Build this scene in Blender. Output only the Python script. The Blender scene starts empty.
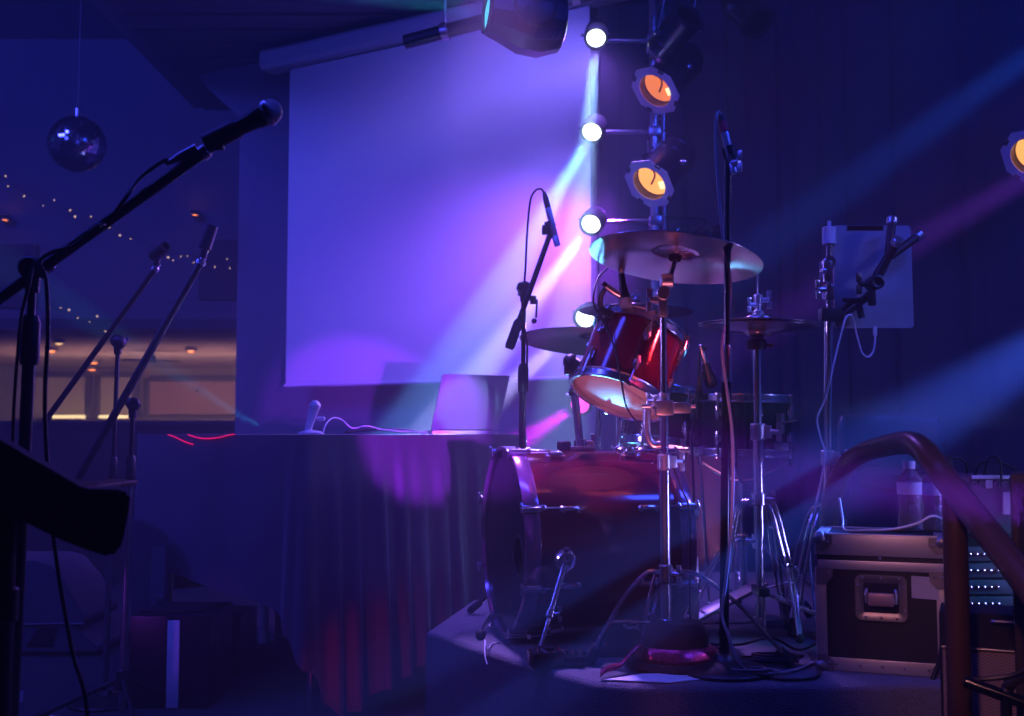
import bpy, bmesh, math, random
from mathutils import Vector as V, Matrix as M
random.seed(7)
SC = bpy.context.scene
COL = SC.collection
PI = math.pi
F = 1100.0                      # focal length in pixels of the 1024 px wide frame
TH = math.atan(75.0 / F)        # the camera looks up a little
CZ = 1.6                        # eye height
ST = 0.6                        # stage floor height
RZ = 0.98                       # drum riser height

def P(px, py, d):
    """World point at depth d (metres in front of the eye) seen at a pixel."""
    u, v = (px - 512.0) / F, (358.0 - py) / F
    y, z = math.cos(TH) - v * math.sin(TH), math.sin(TH) + v * math.cos(TH)
    return V((u / y * d, d, CZ + z / y * d))

def XY(px, d, z):
    """Point on the level z at depth d under a pixel column."""
    return V((P(px, 433, d).x, d, z))

# ------------------------------------------------------------------ objects
def org(o):
    l = V((0, 0, 0))
    while o is not None:
        l += o.location
        o = o.parent
    return l

def tag(o, label=None, cat=None, group=None, kind=None):
    if label: o['label'] = label
    if cat: o['category'] = cat
    if group: o['group'] = group
    if kind: o['kind'] = kind
    return o

def thing(name, label, cat, loc, group=None):
    o = bpy.data.objects.new(name, None)
    COL.objects.link(o)
    o.location = loc
    o.empty_display_size = 0.05
    return tag(o, label, cat, group)

def basis(axis, hint=None):
    a = V(axis).normalized()
    h = V(hint) if hint is not None else (V((0, 0, 1)) if abs(a.z) < 0.9 else V((1, 0, 0)))
    x = (h - a * h.dot(a)).normalized()
    y = a.cross(x)
    return x, y, a

def smooth_path(pts, k=6):
    pts = [V(p) for p in pts]
    if len(pts) < 3: return pts
    out = []
    n = len(pts)
    for i in range(n - 1):
        p0, p1, p2, p3 = pts[max(i - 1, 0)], pts[i], pts[i + 1], pts[min(i + 2, n - 1)]
        for j in range(k):
            t = j / k
            out.append(0.5 * ((2 * p1) + (p2 - p0) * t + (2 * p0 - 5 * p1 + 4 * p2 - p3) * t * t + (3 * p1 - p0 - 3 * p2 + p3) * t ** 3))
    out.append(pts[-1])
    return out

class MB:
    def __init__(s): s.v = []; s.f = []
    def add(s, vs, fs):
        b = len(s.v)
        s.v += [V(p) for p in vs]
        s.f += [tuple(i + b for i in f) for f in fs]
        return s
    def box(s, c, size, rot=None, bev=0.0):
        bm = bmesh.new()
        bmesh.ops.create_cube(bm, size=1.0)
        for v in bm.verts: v.co = V((v.co.x * size[0], v.co.y * size[1], v.co.z * size[2]))
        if bev > 0: bmesh.ops.bevel(bm, geom=list(bm.edges), offset=min(bev, min(size) * 0.45), segments=2, affect='EDGES', profile=0.6)
        R = rot if rot is not None else M.Identity(3)
        bm.verts.ensure_lookup_table(); bm.verts.index_update()
        s.add([R @ v.co + V(c) for v in bm.verts], [[v.index for v in f.verts] for f in bm.faces])
        bm.free()
        return s
    def lathe(s, o, axis, prof, n=32, hint=None, flat=False):
        x, y, a = basis(axis, hint)
        o = V(o)
        rings = []
        vs, fs = [], []
        for r, h in prof:
            if r < 1e-6:
                rings.append([len(vs)]); vs.append(o + a * h)
            else:
                rings.append(list(range(len(vs), len(vs) + n)))
                for i in range(n):
                    t = 2 * PI * i / n
                    vs.append(o + a * h + (x * math.cos(t) + y * math.sin(t)) * r)
        for p, q in zip(rings[:-1], rings[1:]):
            for i in range(n):
                j = (i + 1) % n
                if len(p) == 1 and len(q) == 1: continue
                if len(p) == 1: fs.append((p[0], q[i], q[j]))
                elif len(q) == 1: fs.append((p[i], p[j], q[0]))
                else: fs.append((p[i], p[j], q[j], q[i]))
        return s.add(vs, fs)
    def cyl(s, a, b, r, r2=None, n=20, bev=0.0):
        a, b = V(a), V(b)
        L = (b - a).length
        r2 = r if r2 is None else r2
        if bev > 0:
            pr = [(0, 0), (r - bev, 0), (r, bev), (r2, L - bev), (r2 - bev, L), (0, L)]
        else:
            pr = [(0, 0), (r, 0), (r2, L), (0, L)]
        return s.lathe(a, b - a, pr, n)
    def tube(s, pts, r, n=8, k=6, smooth=True):
        pts = smooth_path(pts, k) if smooth else [V(p) for p in pts]
        m = len(pts)
        rr = r if isinstance(r, (list, tuple)) else None
        x = None
        vs, fs = [], []
        for i in range(m):
            t = (pts[min(i + 1, m - 1)] - pts[max(i - 1, 0)])
            if t.length < 1e-9: t = V((0, 0, 1))
            t.normalize()
            if x is None: x = basis(t)[0]
            else:
                x = x - t * x.dot(t)
                x = x.normalized() if x.length > 1e-6 else basis(t)[0]
            y = t.cross(x)
            ra = r if rr is None else rr[0] + (rr[1] - rr[0]) * i / (m - 1)
            if not smooth and 0 < i < m - 1:
                d1, d2 = (pts[i] - pts[i - 1]).normalized(), (pts[i + 1] - pts[i]).normalized()
                ra_s = 1.0 / max(0.5, math.cos(d1.angle(d2, 0) / 2))
            else: ra_s = 1.0
            for j in range(n):
                q = 2 * PI * j / n
                vs.append(pts[i] + (x * math.cos(q) + y * math.sin(q)) * ra)
        for i in range(m - 1):
            for j in range(n):
                k2 = (j + 1) % n
                fs.append((i * n + j, i * n + k2, (i + 1) * n + k2, (i + 1) * n + j))
        fs.append(tuple(range(n - 1, -1, -1)))
        fs.append(tuple((m - 1) * n + j for j in range(n)))
        return s.add(vs, fs)
    def ball(s, c, r, sc=(1, 1, 1), n=20, axis=(0, 0, 1), a0=-PI / 2, a1=PI / 2):
        k = max(6, n // 2)
        pr = []
        for i in range(k + 1):
            t = a0 + (a1 - a0) * i / k
            q = r * math.cos(t)
            pr.append((0 if (q < 1e-5 * r or (i == 0 and a0 <= -PI / 2) or (i == k and a1 >= PI / 2)) else q * sc[0], r * math.sin(t) * sc[2]))
        return s.lathe(c, axis, pr, n)
    def torus(s, c, axis, R, r, n=40, k=10):
        x, y, a = basis(axis)
        vs, fs = [], []
        for i in range(n):
            t = 2 * PI * i / n
            e = x * math.cos(t) + y * math.sin(t)
            for j in range(k):
                q = 2 * PI * j / k
                vs.append(V(c) + e * (R + r * math.cos(q)) + a * r * math.sin(q))
        for i in range(n):
            for j in range(k):
                i2, j2 = (i + 1) % n, (j + 1) % k
                fs.append((i * k + j, i2 * k + j, i2 * k + j2, i * k + j2))
        return s.add(vs, fs)
    def prism(s, poly, ext):
        poly = [V(p) for p in poly]; n = len(poly); e = V(ext)
        vs = poly + [p + e for p in poly]
        fs = [tuple(range(n)), tuple(range(2 * n - 1, n - 1, -1))]
        for i in range(n):
            j = (i + 1) % n
            fs.append((i, j, n + j, n + i))
        return s.add(vs, fs)
    def ring(s, c, axis, r0, r1, h, n=40, hole_n=None, hint=None):
        """flat washer from radius r0 to r1, thickness h along axis."""
        pr = [(r0, 0), (r1, 0), (r1, h), (r0, h), (r0, 0)]
        return s.lathe(c, axis, pr, n, hint)
    def grid(s, rows):
        m, n = len(rows), len(rows[0])
        vs = [p for r in rows for p in r]
        fs = [(i * n + j, i * n + j + 1, (i + 1) * n + j + 1, (i + 1) * n + j) for i in range(m - 1) for j in range(n - 1)]
        return s.add(vs, fs)
    def build(s, name, mat, parent=None, label=None, cat=None, group=None, kind=None, ang=38, origin=None, solid=0.0, recalc=True, flat=False):
        me = bpy.data.meshes.new(name)
        if parent is not None: o0 = org(parent)
        elif origin is not None: o0 = V(origin)
        else:
            xs, ys, zs = [v.x for v in s.v], [v.y for v in s.v], [v.z for v in s.v]
            o0 = V(((min(xs) + max(xs)) / 2, (min(ys) + max(ys)) / 2, min(zs)))
        me.from_pydata([v - o0 for v in s.v], [], s.f)
        bm = bmesh.new(); bm.from_mesh(me)
        bmesh.ops.remove_doubles(bm, verts=list(bm.verts), dist=1e-6)
        if recalc: bmesh.ops.recalc_face_normals(bm, faces=list(bm.faces))
        bm.to_mesh(me); bm.free()
        if not flat:
            me.polygons.foreach_set('use_smooth', [True] * len(me.polygons))
            me.set_sharp_from_angle(angle=math.radians(ang))
        me.update()
        o = bpy.data.objects.new(name, me)
        COL.objects.link(o)
        me.materials.append(mat)
        if parent is not None: o.parent = parent
        else: o.location = o0
        if solid:
            md = o.modifiers.new('thickness', 'SOLIDIFY'); md.thickness = solid; md.offset = 0
        return tag(o, label, cat, group, kind)

# ------------------------------------------------------------------ materials
def new_mat(name):
    m = bpy.data.materials.new(name)
    m.use_nodes = True
    nt = m.node_tree
    b = nt.nodes['Principled BSDF']
    return m, nt, b

def mat(name, col, rough=0.5, metal=0.0, var=0.15, scale=18.0, bump=0.0, spec=0.5, coat=0.0, sheen=0.0, bscale=None, stretch=None, emit=None, es=0.0, aniso=0.0):
    m, nt, b = new_mat(name)
    N, L = nt.nodes, nt.links
    tc = N.new('ShaderNodeTexCoord')
    mp = N.new('ShaderNodeMapping')
    if stretch: mp.inputs['Scale'].default_value = stretch
    L.new(tc.outputs['Object'], mp.inputs['Vector'])
    nz = N.new('ShaderNodeTexNoise'); nz.inputs['Scale'].default_value = scale; nz.inputs['Detail'].default_value = 4
    L.new(mp.outputs['Vector'], nz.inputs['Vector'])
    mx = N.new('ShaderNodeMix'); mx.data_type = 'RGBA'
    c = V(col[:3])
    mx.inputs['A'].default_value = (*(c * (1 - var)), 1)
    mx.inputs['B'].default_value = (*[min(1, q * (1 + var)) for q in c], 1)
    L.new(nz.outputs['Fac'], mx.inputs['Factor'])
    L.new(mx.outputs['Result'], b.inputs['Base Color'])
    mr = N.new('ShaderNodeMapRange')
    mr.inputs['To Min'].default_value = max(0.02, rough * 0.8); mr.inputs['To Max'].default_value = min(1, rough * 1.2)
    L.new(nz.outputs['Fac'], mr.inputs['Value'])
    L.new(mr.outputs['Result'], b.inputs['Roughness'])
    b.inputs['Metallic'].default_value = metal
    b.inputs['Specular IOR Level'].default_value = spec
    b.inputs['Coat Weight'].default_value = coat
    b.inputs['Coat Roughness'].default_value = 0.05
    b.inputs['Sheen Weight'].default_value = sheen
    b.inputs['Anisotropic'].default_value = aniso
    b.inputs['Anisotropic Rotation'].default_value = 0.25 if aniso else 0.0
    if bump:
        n2 = N.new('ShaderNodeTexNoise'); n2.inputs['Scale'].default_value = bscale or scale * 4; n2.inputs['Detail'].default_value = 3
        L.new(mp.outputs['Vector'], n2.inputs['Vector'])
        bp = N.new('ShaderNodeBump'); bp.inputs['Strength'].default_value = bump; bp.inputs['Distance'].default_value = 0.01
        L.new(n2.outputs['Fac'], bp.inputs['Height']); L.new(bp.outputs['Normal'], b.inputs['Normal'])
    if emit:
        b.inputs['Emission Color'].default_value = (*emit, 1); b.inputs['Emission Strength'].default_value = es
    return m

MT = {}
MT['chrome'] = mat('chrome', (0.78, 0.78, 0.80), 0.19, 1.0, var=0.05, scale=60)
MT['satin'] = mat('satin_chrome', (0.8, 0.8, 0.82), 0.36, 1.0, var=0.05, scale=60)
MT['steel'] = mat('brushed_steel', (0.55, 0.55, 0.58), 0.3, 1.0, var=0.1, scale=60)
MT['black_metal'] = mat('black_powder_coat', (0.012, 0.012, 0.014), 0.35, 0.0, bump=0.05, bscale=300)
MT['black_gloss'] = mat('black_gloss', (0.008, 0.008, 0.009), 0.12, 0.0)
MT['rubber'] = mat('black_rubber', (0.01, 0.01, 0.011), 0.65)
MT['black_matt'] = mat('black_matt_cloth', (0.008, 0.008, 0.01), 0.9)
MT['plastic'] = mat('dark_plastic', (0.02, 0.02, 0.023), 0.4)
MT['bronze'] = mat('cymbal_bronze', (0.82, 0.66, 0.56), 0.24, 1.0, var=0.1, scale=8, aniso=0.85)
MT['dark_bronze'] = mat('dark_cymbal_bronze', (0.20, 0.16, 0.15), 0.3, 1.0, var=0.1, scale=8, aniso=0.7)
MT['red_lacquer'] = mat('red_sparkle_lacquer', (0.12, 0.004, 0.012), 0.14, 0.1, var=0.25, scale=300, coat=1.0)
MT['red_hoop'] = mat('red_hoop_lacquer', (0.42, 0.24, 0.36), 0.16, 0.75, coat=1.0)
MT['drumhead'] = mat('coated_drumhead', (0.72, 0.70, 0.68), 0.45, bump=0.02, bscale=200)
MT['black_head'] = mat('black_drumhead', (0.004, 0.004, 0.005), 0.15)
MT['white_plastic'] = mat('white_plastic', (0.78, 0.78, 0.78), 0.4)
MT['white_cable'] = mat('white_cable', (0.8, 0.8, 0.8), 0.45)
MT['cable'] = mat('black_cable', (0.012, 0.012, 0.013), 0.4)
MT['silver'] = mat('anodised_aluminium', (0.62, 0.62, 0.64), 0.42, 0.85, var=0.04)
MT['mesh_grille'] = mat('wire_mesh_grille', (0.32, 0.32, 0.34), 0.38, 1.0, bump=0.6, bscale=600)
MT['red_band'] = mat('red_tape', (0.6, 0.02, 0.08), 0.5)
MT['paper'] = mat('white_paper', (0.8, 0.8, 0.8), 0.8, bump=0.03)
MT['card'] = mat('grey_card', (0.42, 0.42, 0.44), 0.8)

def emitter(name, col, s):
    m, nt, b = new_mat(name)
    b.inputs['Base Color'].default_value = (*[min(1, c * 0.5) for c in col], 1)
    b.inputs['Emission Color'].default_value = (*col, 1)
    b.inputs['Emission Strength'].default_value = s
    return m

def glass(name, col=(1, 1, 1), rough=0.03, ior=1.45):
    m, nt, b = new_mat(name)
    b.inputs['Base Color'].default_value = (*col, 1)
    b.inputs['Roughness'].default_value = rough
    b.inputs['Transmission Weight'].default_value = 1.0
    b.inputs['IOR'].default_value = ior
    return m

# ------------------------------------------------------------------ camera
cam = bpy.data.cameras.new('camera')
cam.sensor_fit = 'HORIZONTAL'; cam.sensor_width = 36.0
cam.lens = F / 1024.0 * 36.0
cam.clip_start = 0.05; cam.clip_end = 80
camo = bpy.data.objects.new('camera', cam)
COL.objects.link(camo)
camo.location = (0, 0, CZ)
camo.rotation_euler = (PI / 2 + TH, 0, 0)
cam.dof.use_dof = True
cam.dof.focus_distance = 3.3
cam.dof.aperture_fstop = 4.0
SC.camera = camo
# ================================================================== the room
def struct(mb, name, m, **k):
    return mb.build(name, m, kind='structure', **k)

def carpet_mat(name, a, b_, bump=0.8, sc=260):
    m, nt, b = new_mat(name)
    N, L = nt.nodes, nt.links
    tc = N.new('ShaderNodeTexCoord')
    n1 = N.new('ShaderNodeTexNoise'); n1.inputs['Scale'].default_value = sc; n1.inputs['Detail'].default_value = 5
    L.new(tc.outputs['Object'], n1.inputs['Vector'])
    r = N.new('ShaderNodeValToRGB'); r.color_ramp.elements[0].color = (*a, 1); r.color_ramp.elements[1].color = (*b_, 1)
    r.color_ramp.elements[0].position = 0.3; r.color_ramp.elements[1].position = 0.7
    L.new(n1.outputs['Fac'], r.inputs['Fac']); L.new(r.outputs['Color'], b.inputs['Base Color'])
    b.inputs['Roughness'].default_value = 0.95
    bp = N.new('ShaderNodeBump'); bp.inputs['Strength'].default_value = bump; bp.inputs['Distance'].default_value = 0.008
    L.new(n1.outputs['Fac'], bp.inputs['Height']); L.new(bp.outputs['Normal'], b.inputs['Normal'])
    return m

m_carpet = carpet_mat('riser_carpet', (0.10, 0.10, 0.11), (0.20, 0.20, 0.22))
m_stage = carpet_mat('stage_floor', (0.025, 0.025, 0.03), (0.05, 0.05, 0.055), 0.4, 120)
m_hallfloor = carpet_mat('hall_floor', (0.03, 0.025, 0.025), (0.06, 0.05, 0.05), 0.3, 40)
m_wall = mat('painted_wall', (0.20, 0.19, 0.23), 0.8, bump=0.08, bscale=60, scale=3, var=0.06)
m_bulk = mat('dark_painted_wall', (0.20, 0.20, 0.24), 0.85, bump=0.08, scale=2, var=0.1)
m_cream = mat('cream_painted_wall', (0.55, 0.45, 0.36), 0.8, scale=2, var=0.06)
m_darkwood = mat('dark_wood', (0.05, 0.03, 0.022), 0.5, stretch=(1, 8, 1), scale=6, var=0.3)
m_screen = mat('matt_screen_fabric', (0.80, 0.80, 0.82), 0.9, scale=2, var=0.02)
m_screencase = mat('screen_case_white', (0.62, 0.62, 0.66), 0.5, scale=4, var=0.05)

# hall floor, stage floor, drum riser
struct(MB().prism([(-9, -4, 0), (5, -4, 0), (5, 20, 0), (-9, 20, 0)], (0, 0, -0.2)), 'floor', m_hallfloor)
stage = [(-2.6, 1.75), (0.12, 1.75), (0.12, 2.70), (3.6, 2.95), (3.6, 6.3), (-2.6, 8.4)]
struct(MB().prism([(x, y, 0.0) for x, y in stage], (0, 0, ST)), 'floor_stage', m_stage)
riser = [(-0.27, 3.50), (0.0, 3.08), (0.20, 2.79), (0.30, 2.745), (2.4, 2.80), (2.4, 5.0), (0.50, 5.0), (-0.15, 4.15)]
rb = MB()
bm = bmesh.new()
vs = [bm.verts.new((x, y, 0)) for x, y in riser]
f = bm.faces.new(vs)
ex = bmesh.ops.extrude_face_region(bm, geom=[f])
for v in [g for g in ex['geom'] if isinstance(g, bmesh.types.BMVert)]: v.co.z = RZ
bm.normal_update()
top_edges = [e for e in bm.edges if all(abs(v.co.z - RZ) < 1e-5 for v in e.verts)]
bmesh.ops.bevel(bm, geom=top_edges, offset=0.018, segments=3, affect='EDGES', profile=0.5)
bm.verts.index_update()
rb.add([v.co.copy() for v in bm.verts], [[v.index for v in q.verts] for q in bm.faces]); bm.free()
struct(rb, 'floor_drum_riser', m_carpet)

# back wall with its cut away corner, parallel to the projection screen
S0 = V((-1.385, 7.0, 0)); U = V((0.868, -0.496, 0)).normalized(); NW = V((-0.496, -0.868, 0)).normalized()
def W(s, z, off=0.0):
    p = S0 + U * s + NW * off
    return V((p.x, p.y, z))
wz = 4.12
poly = [W(-0.62, 0, -0.12), W(2.22, 0, -0.12), W(2.22, wz, -0.12), W(-1.02, wz, -0.12), W(-0.92, wz - 0.12, -0.12), W(-0.62, wz - 0.36, -0.12)]
struct(MB().prism(poly, -NW * 0.15), 'wall_back', m_wall)
# stage ceiling of ribbed boards
cb = MB()
cb.box((0.6, 5.2, wz + 0.06), (6.0, 6.4, 0.08))
for i in range(26):
    y = 2.1 + i * 0.25
    cb.box((0.6, y, wz + 0.01), (6.0, 0.20, 0.03), bev=0.008)
struct(cb, 'ceiling_stage', mat('ribbed_ceiling_boards', (0.17, 0.13, 0.16), 0.7, var=0.2, stretch=(0.5, 6, 1), scale=4))
# hall beyond: bulkhead, bar recess, walls
struct(MB().box((-3.6, 11.1, 4.15), (9.4, 0.2, 2.94)), 'wall_bulkhead', m_bulk)
struct(MB().box((-3.6, 11.02, 2.67), (9.4, 0.5, 0.10)), 'trim_bulkhead', mat('dark_trim', (0.03, 0.03, 0.05), 0.6))
struct(MB().box((-3.6, 15.1, 2.78), (9.4, 8.0, 0.1)), 'ceiling_bar', m_cream)
struct(MB().box((-3.6, 19.2, 1.5), (9.4, 0.2, 3.0)), 'wall_bar', m_cream)
struct(MB().box((-8.4, 8.0, 2.8), (0.2, 24.0, 5.6)), 'wall_left', m_bulk)
struct(MB().box((-5.4, 8.0, 5.68), (6.2, 24.0, 0.1)), 'ceiling_hall', MT['plastic'])
struct(MB().box((3.75, 4.5, 2.8), (0.2, 12.0, 5.6)), 'wall_right', m_bulk)
# header over the stage's edge, from the stage ceiling up to the hall ceiling
struct(MB().box((-2.42, 5.2, 4.92), (0.10, 6.4, 1.6)), 'wall_header', m_bulk)

# ---- projection screen and its case
t = thing('projection_screen', 'big white pull-down projection screen hanging on the back wall, lit violet', 'projection screen', W(1.05, 1.86, 0.08))
sh = MB()
sh.prism([W(0, 1.90, 0.08), W(2.13, 1.90, 0.08), W(2.13, 3.93, 0.08), W(0, 3.93, 0.08)], NW * 0.004)
sh.build('screen_fabric', m_screen, t)
b = MB(); b.cyl(W(-0.01, 1.895, 0.082), W(2.14, 1.895, 0.082), 0.012, n=12); b.build('bottom_bar', m_screencase, t)
t2 = MB()
cprof = [(0.02, 3.94), (0.145, 3.94), (0.165, 3.965), (0.165, 4.045), (0.14, 4.07), (0.02, 4.07)]
t2.prism([W(-0.17, z, o) for o, z in cprof], U * 2.6)
c = t2.build('screen_case', m_screencase, t)
e = MB(); e.prism([W(-0.185, z, o * 1.02) for o, z in cprof], U * 0.016); e.build('end_cap', m_screencase, c)

# ---- stage curtain
def curtain_mat():
    m, nt, b = new_mat('black_stage_velvet')
    N, L = nt.nodes, nt.links
    tc = N.new('ShaderNodeTexCoord'); n = N.new('ShaderNodeTexNoise'); n.inputs['Scale'].default_value = 400
    L.new(tc.outputs['Object'], n.inputs['Vector'])
    mx = N.new('ShaderNodeMix'); mx.data_type = 'RGBA'
    mx.inputs['A'].default_value = (0.045, 0.040, 0.055, 1); mx.inputs['B'].default_value = (0.075, 0.065, 0.09, 1)
    L.new(n.outputs['Fac'], mx.inputs['Factor']); L.new(mx.outputs['Result'], b.inputs['Base Color'])
    b.inputs['Roughness'].default_value = 0.9
    b.inputs['Sheen Weight'].default_value = 0.35; b.inputs['Sheen Roughness'].default_value = 0.4
    return m
m_curtain = curtain_mat()
def curtain(name, label, x0, y0, x1, y1, z0, z1, seed, amp=0.045, dens=7.0):
    rnd = random.Random(seed)
    L = math.hypot(x1 - x0, y1 - y0)
    ux, uy = (x1 - x0) / L, (y1 - y0) / L
    nx, ny = uy, -ux
    if ny > 0: nx, ny = -nx, -ny
    folds = []
    s = 0
    while s < L:
        w = rnd.uniform(0.5, 1.7) / dens
        folds.append((s + w / 2, w, rnd.uniform(0.4, 1.0), rnd.uniform(-0.03, 0.03)))
        s += w
    n = int(L * 130)
    rows = []
    for k in range(15):
        tz = k / 14
        z = z1 + (z0 - z1) * tz
        row = []
        for i in range(n + 1):
            s = L * i / n
            off = 0
            for c, w, a, dr in folds:
                q = (s - c - dr * tz) / (w * 0.5)
                if abs(q) < 1: off = max(off, a * math.sqrt(1 - q * q))
            off = amp * off * (0.75 + 0.25 * tz)
            row.append(V((x0 + ux * s + nx * off, y0 + uy * s + ny * off, z)))
        rows.append(row)
    mb = MB().grid(rows)
    return mb.build(name, m_curtain, label=label, cat='curtain', ang=80, solid=0.004)
cx0 = P(598, 433, 5.9)
curtain('stage_curtain', 'black velvet stage drape hanging behind the drums, beside the screen', 0.48, 5.95, 1.72, 5.60, ST + 0.02, wz - 0.03, 3)
curtain('stage_curtain', 'black velvet stage drape hanging behind the tablet stand, at the right wall', 1.70, 5.62, 3.6, 5.0, ST + 0.02, wz - 0.03, 5, amp=0.06, dens=5.0)

# ---- things in the hall at the back
m_glow = emitter('orange_lamp_glow', (1.0, 0.22, 0.04), 4.0)
m_glow2 = emitter('warm_lamp_glow', (1.0, 0.55, 0.22), 2.0)
def downlight(px, py, d, r, label, wall=False, gm=None):
    c = P(px, py, d)
    t = thing('downlight', label, 'ceiling light' if not wall else 'wall lamp', c, 'warm orange lamps in the hall')
    ax = V((0, -1, -0.15)) if wall else V((0, 0, -1))
    if wall:
        MB().lathe(c + V((0, 0.10, 0)), ax, [(0, 0), (r * 0.7, 0), (r * 0.8, 0.04), (0, 0.04)], 20).build('backplate', MT['black_metal'], t)
        MB().lathe(c, (0, 0, 1), [(r * 0.55, -0.2 * r), (r, 0.55 * r), (r * 0.93, 0.55 * r), (r * 0.5, -0.2 * r), (r * 0.55, -0.2 * r)], 20).build('lamp_shade', MT['steel'], t)
        MB().ball(c + V((0, 0, 0.2 * r)), r * 0.62, sc=(1, 1, 0.7), n=16).build('bulb', m_glow if gm is None else gm, t)
    else:
        MB().lathe(c, ax, [(r, -0.06), (r * 1.15, -0.02), (r * 1.15, 0.02), (r * 0.9, 0.03), (r * 0.85, -0.05)], 20).build('trim_ring', MT['steel'], t)
        MB().lathe(c, ax, [(0, 0.05), (r * 0.5, 0.04), (r * 0.85, 0.0), (r * 0.85, -0.04), (0, -0.04)], 20).build('bulb', m_glow if gm is None else gm, t)
    return c
downlight(5, 219, 10.85, 0.06, 'small glowing orange lamp on the bulkhead at the photo\'s far left edge', True)
downlight(195, 214, 10.85, 0.055, 'small glowing orange lamp on the bulkhead above the two empty mic clips', True)
zc = 2.70
def on_ceiling(px, py): return (zc - CZ) * F / (433 - py)
for px, py, lab, gm in ((52, 349, 'orange downlight in the bar ceiling seen behind the nearest mic stand', None),
                    (191, 349, 'orange downlight in the bar ceiling above the reddish shutter', None),
                    (94, 361, 'orange downlight in the bar ceiling, front one of a close pair', None),
                    (92, 368, 'orange downlight in the bar ceiling, rear one of a close pair', None),
                    (59, 341, 'dim whitish downlight in the bar ceiling nearest the bulkhead', m_glow2)):
    d = on_ceiling(px, py)
    downlight(px, py, d, 0.07 * d / 14, lab, False, gm)
downlight(195, 389, 18.55, 0.055, 'orange reflection on the reddish roller shutter, built as a small lamp', True)  # lamp light reflected on the shutter, put in as a glowing bulb

def shutter(px0, px1, py0, py1, d, m, label):
    a, b2 = P(px0, py0, d), P(px1, py1, d)
    c = (a + b2) / 2
    t = thing('roller_shutter', label, 'roller shutter', V((c.x, d, b2.z)), 'roller shutters of the bar')
    mb = MB()
    n = 14
    for i in range(n):
        z = b2.z + (a.z - b2.z) * (i + 0.5) / n
        mb.box((c.x, d, z), (b2.x - a.x, 0.04, (a.z - b2.z) / n * 0.68), bev=0.008)
    mb.box((c.x, d + 0.03, c.z), (b2.x - a.x, 0.01, a.z - b2.z))
    mb.build('curtain_slat', m, t)
    for x in (a.x - 0.05, b2.x + 0.05): MB().box((x, d, c.z), (0.09, 0.1, a.z - b2.z + 0.1), bev=0.01).build('guide_rail', MT['plastic'], t)
    MB().box((c.x, d, a.z + 0.04), (b2.x - a.x, 0.14, 0.10), bev=0.01).build('shutter_box', MT['plastic'], t)
m_sh = mat('cream_shutter', (0.62, 0.55, 0.45), 0.5, var=0.05)
m_shr = mat('reddish_shutter', (0.55, 0.30, 0.30), 0.5, var=0.05)
shutter(33, 85, 377, 417, 18.8, m_sh, 'cream slatted roller shutter at the bar behind the nearest mic stand')
shutter(101, 132, 377, 417, 18.8, m_sh, 'narrow cream slatted roller shutter at the bar beside the reddish one')
shutter(150, 242, 381, 414, 18.7, m_shr, 'wide reddish slatted roller shutter at the bar near the projection screen')
# bar counter with its lit hatch edge
a, b2 = P(-190, 421, 12.3), P(320, 421, 12.3)
t = thing('bar_counter', 'long dark bar counter below the roller shutters', 'bar counter', V(((a.x + b2.x) / 2, 12.3, 0)))
MB().box(((a.x + b2.x) / 2, 12.3, a.z - 0.03), (b2.x - a.x, 0.5, 0.06), bev=0.01).build('worktop', m_darkwood, t)
MB().box(((a.x + b2.x) / 2, 12.35, (a.z - 0.06) / 2), (b2.x - a.x - 0.02, 0.36, a.z - 0.06)).build('front_panel', m_darkwood, t)
q0, q1 = P(20, 418.5, 18.6), P(250, 418.5, 18.6)
t = thing('back_bar_shelf', 'low back bar shelf under the two bright lit gaps', 'shelf', V(((q0.x + q1.x) / 2, 18.6, 0)))
MB().box(((q0.x + q1.x) / 2, 18.6, q0.z - 0.02), (q1.x - q0.x, 0.4, 0.04), bev=0.008).build('worktop', m_darkwood, t)
MB().box(((q0.x + q1.x) / 2, 18.65, (q0.z - 0.04) / 2), (q1.x - q0.x - 0.04, 0.28, q0.z - 0.04)).build('front_panel', m_darkwood, t)
for p0, p1, lab in ((46, 85, 'bright yellow lit gap, built as a glowing strip, under the shutter behind the nearest mic stand'), (99, 128, 'bright yellow lit gap, built as a glowing strip, under the narrow cream shutter')):
    a, b2 = P(p0, 417, 18.55), P(p1, 417, 18.55)
    MB().box(((a.x + b2.x) / 2, 18.55, a.z), (b2.x - a.x, 0.05, 0.06), bev=0.01).build('lit_gap', emitter('lit_gap_glow', (1.0, 0.72, 0.35), 2.2), label=lab, cat='lit gap', group='lit gaps under the shutters')  # glowing box put in for the light in the gap

# acoustic panels on the bulkhead
for px0, px1, py0, py1, lab in ((200, 250, 240, 300, 'dark square acoustic panel on the bulkhead between lamp and projection screen'), (-14, 37, 244, 308, 'dark square acoustic panel on the bulkhead behind the nearest boom stand')):
    a, b2 = P(px0, py0, 10.965), P(px1, py1, 10.965)
    MB().box((a + b2) / 2, (b2.x - a.x, 0.07, a.z - b2.z), bev=0.02).build('wall_mounted_acoustic_panel', mat('panel_felt', (0.06, 0.06, 0.09), 0.95, bump=0.2), label=lab, cat='acoustic panel', group='acoustic panels on the bulkhead')

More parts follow.
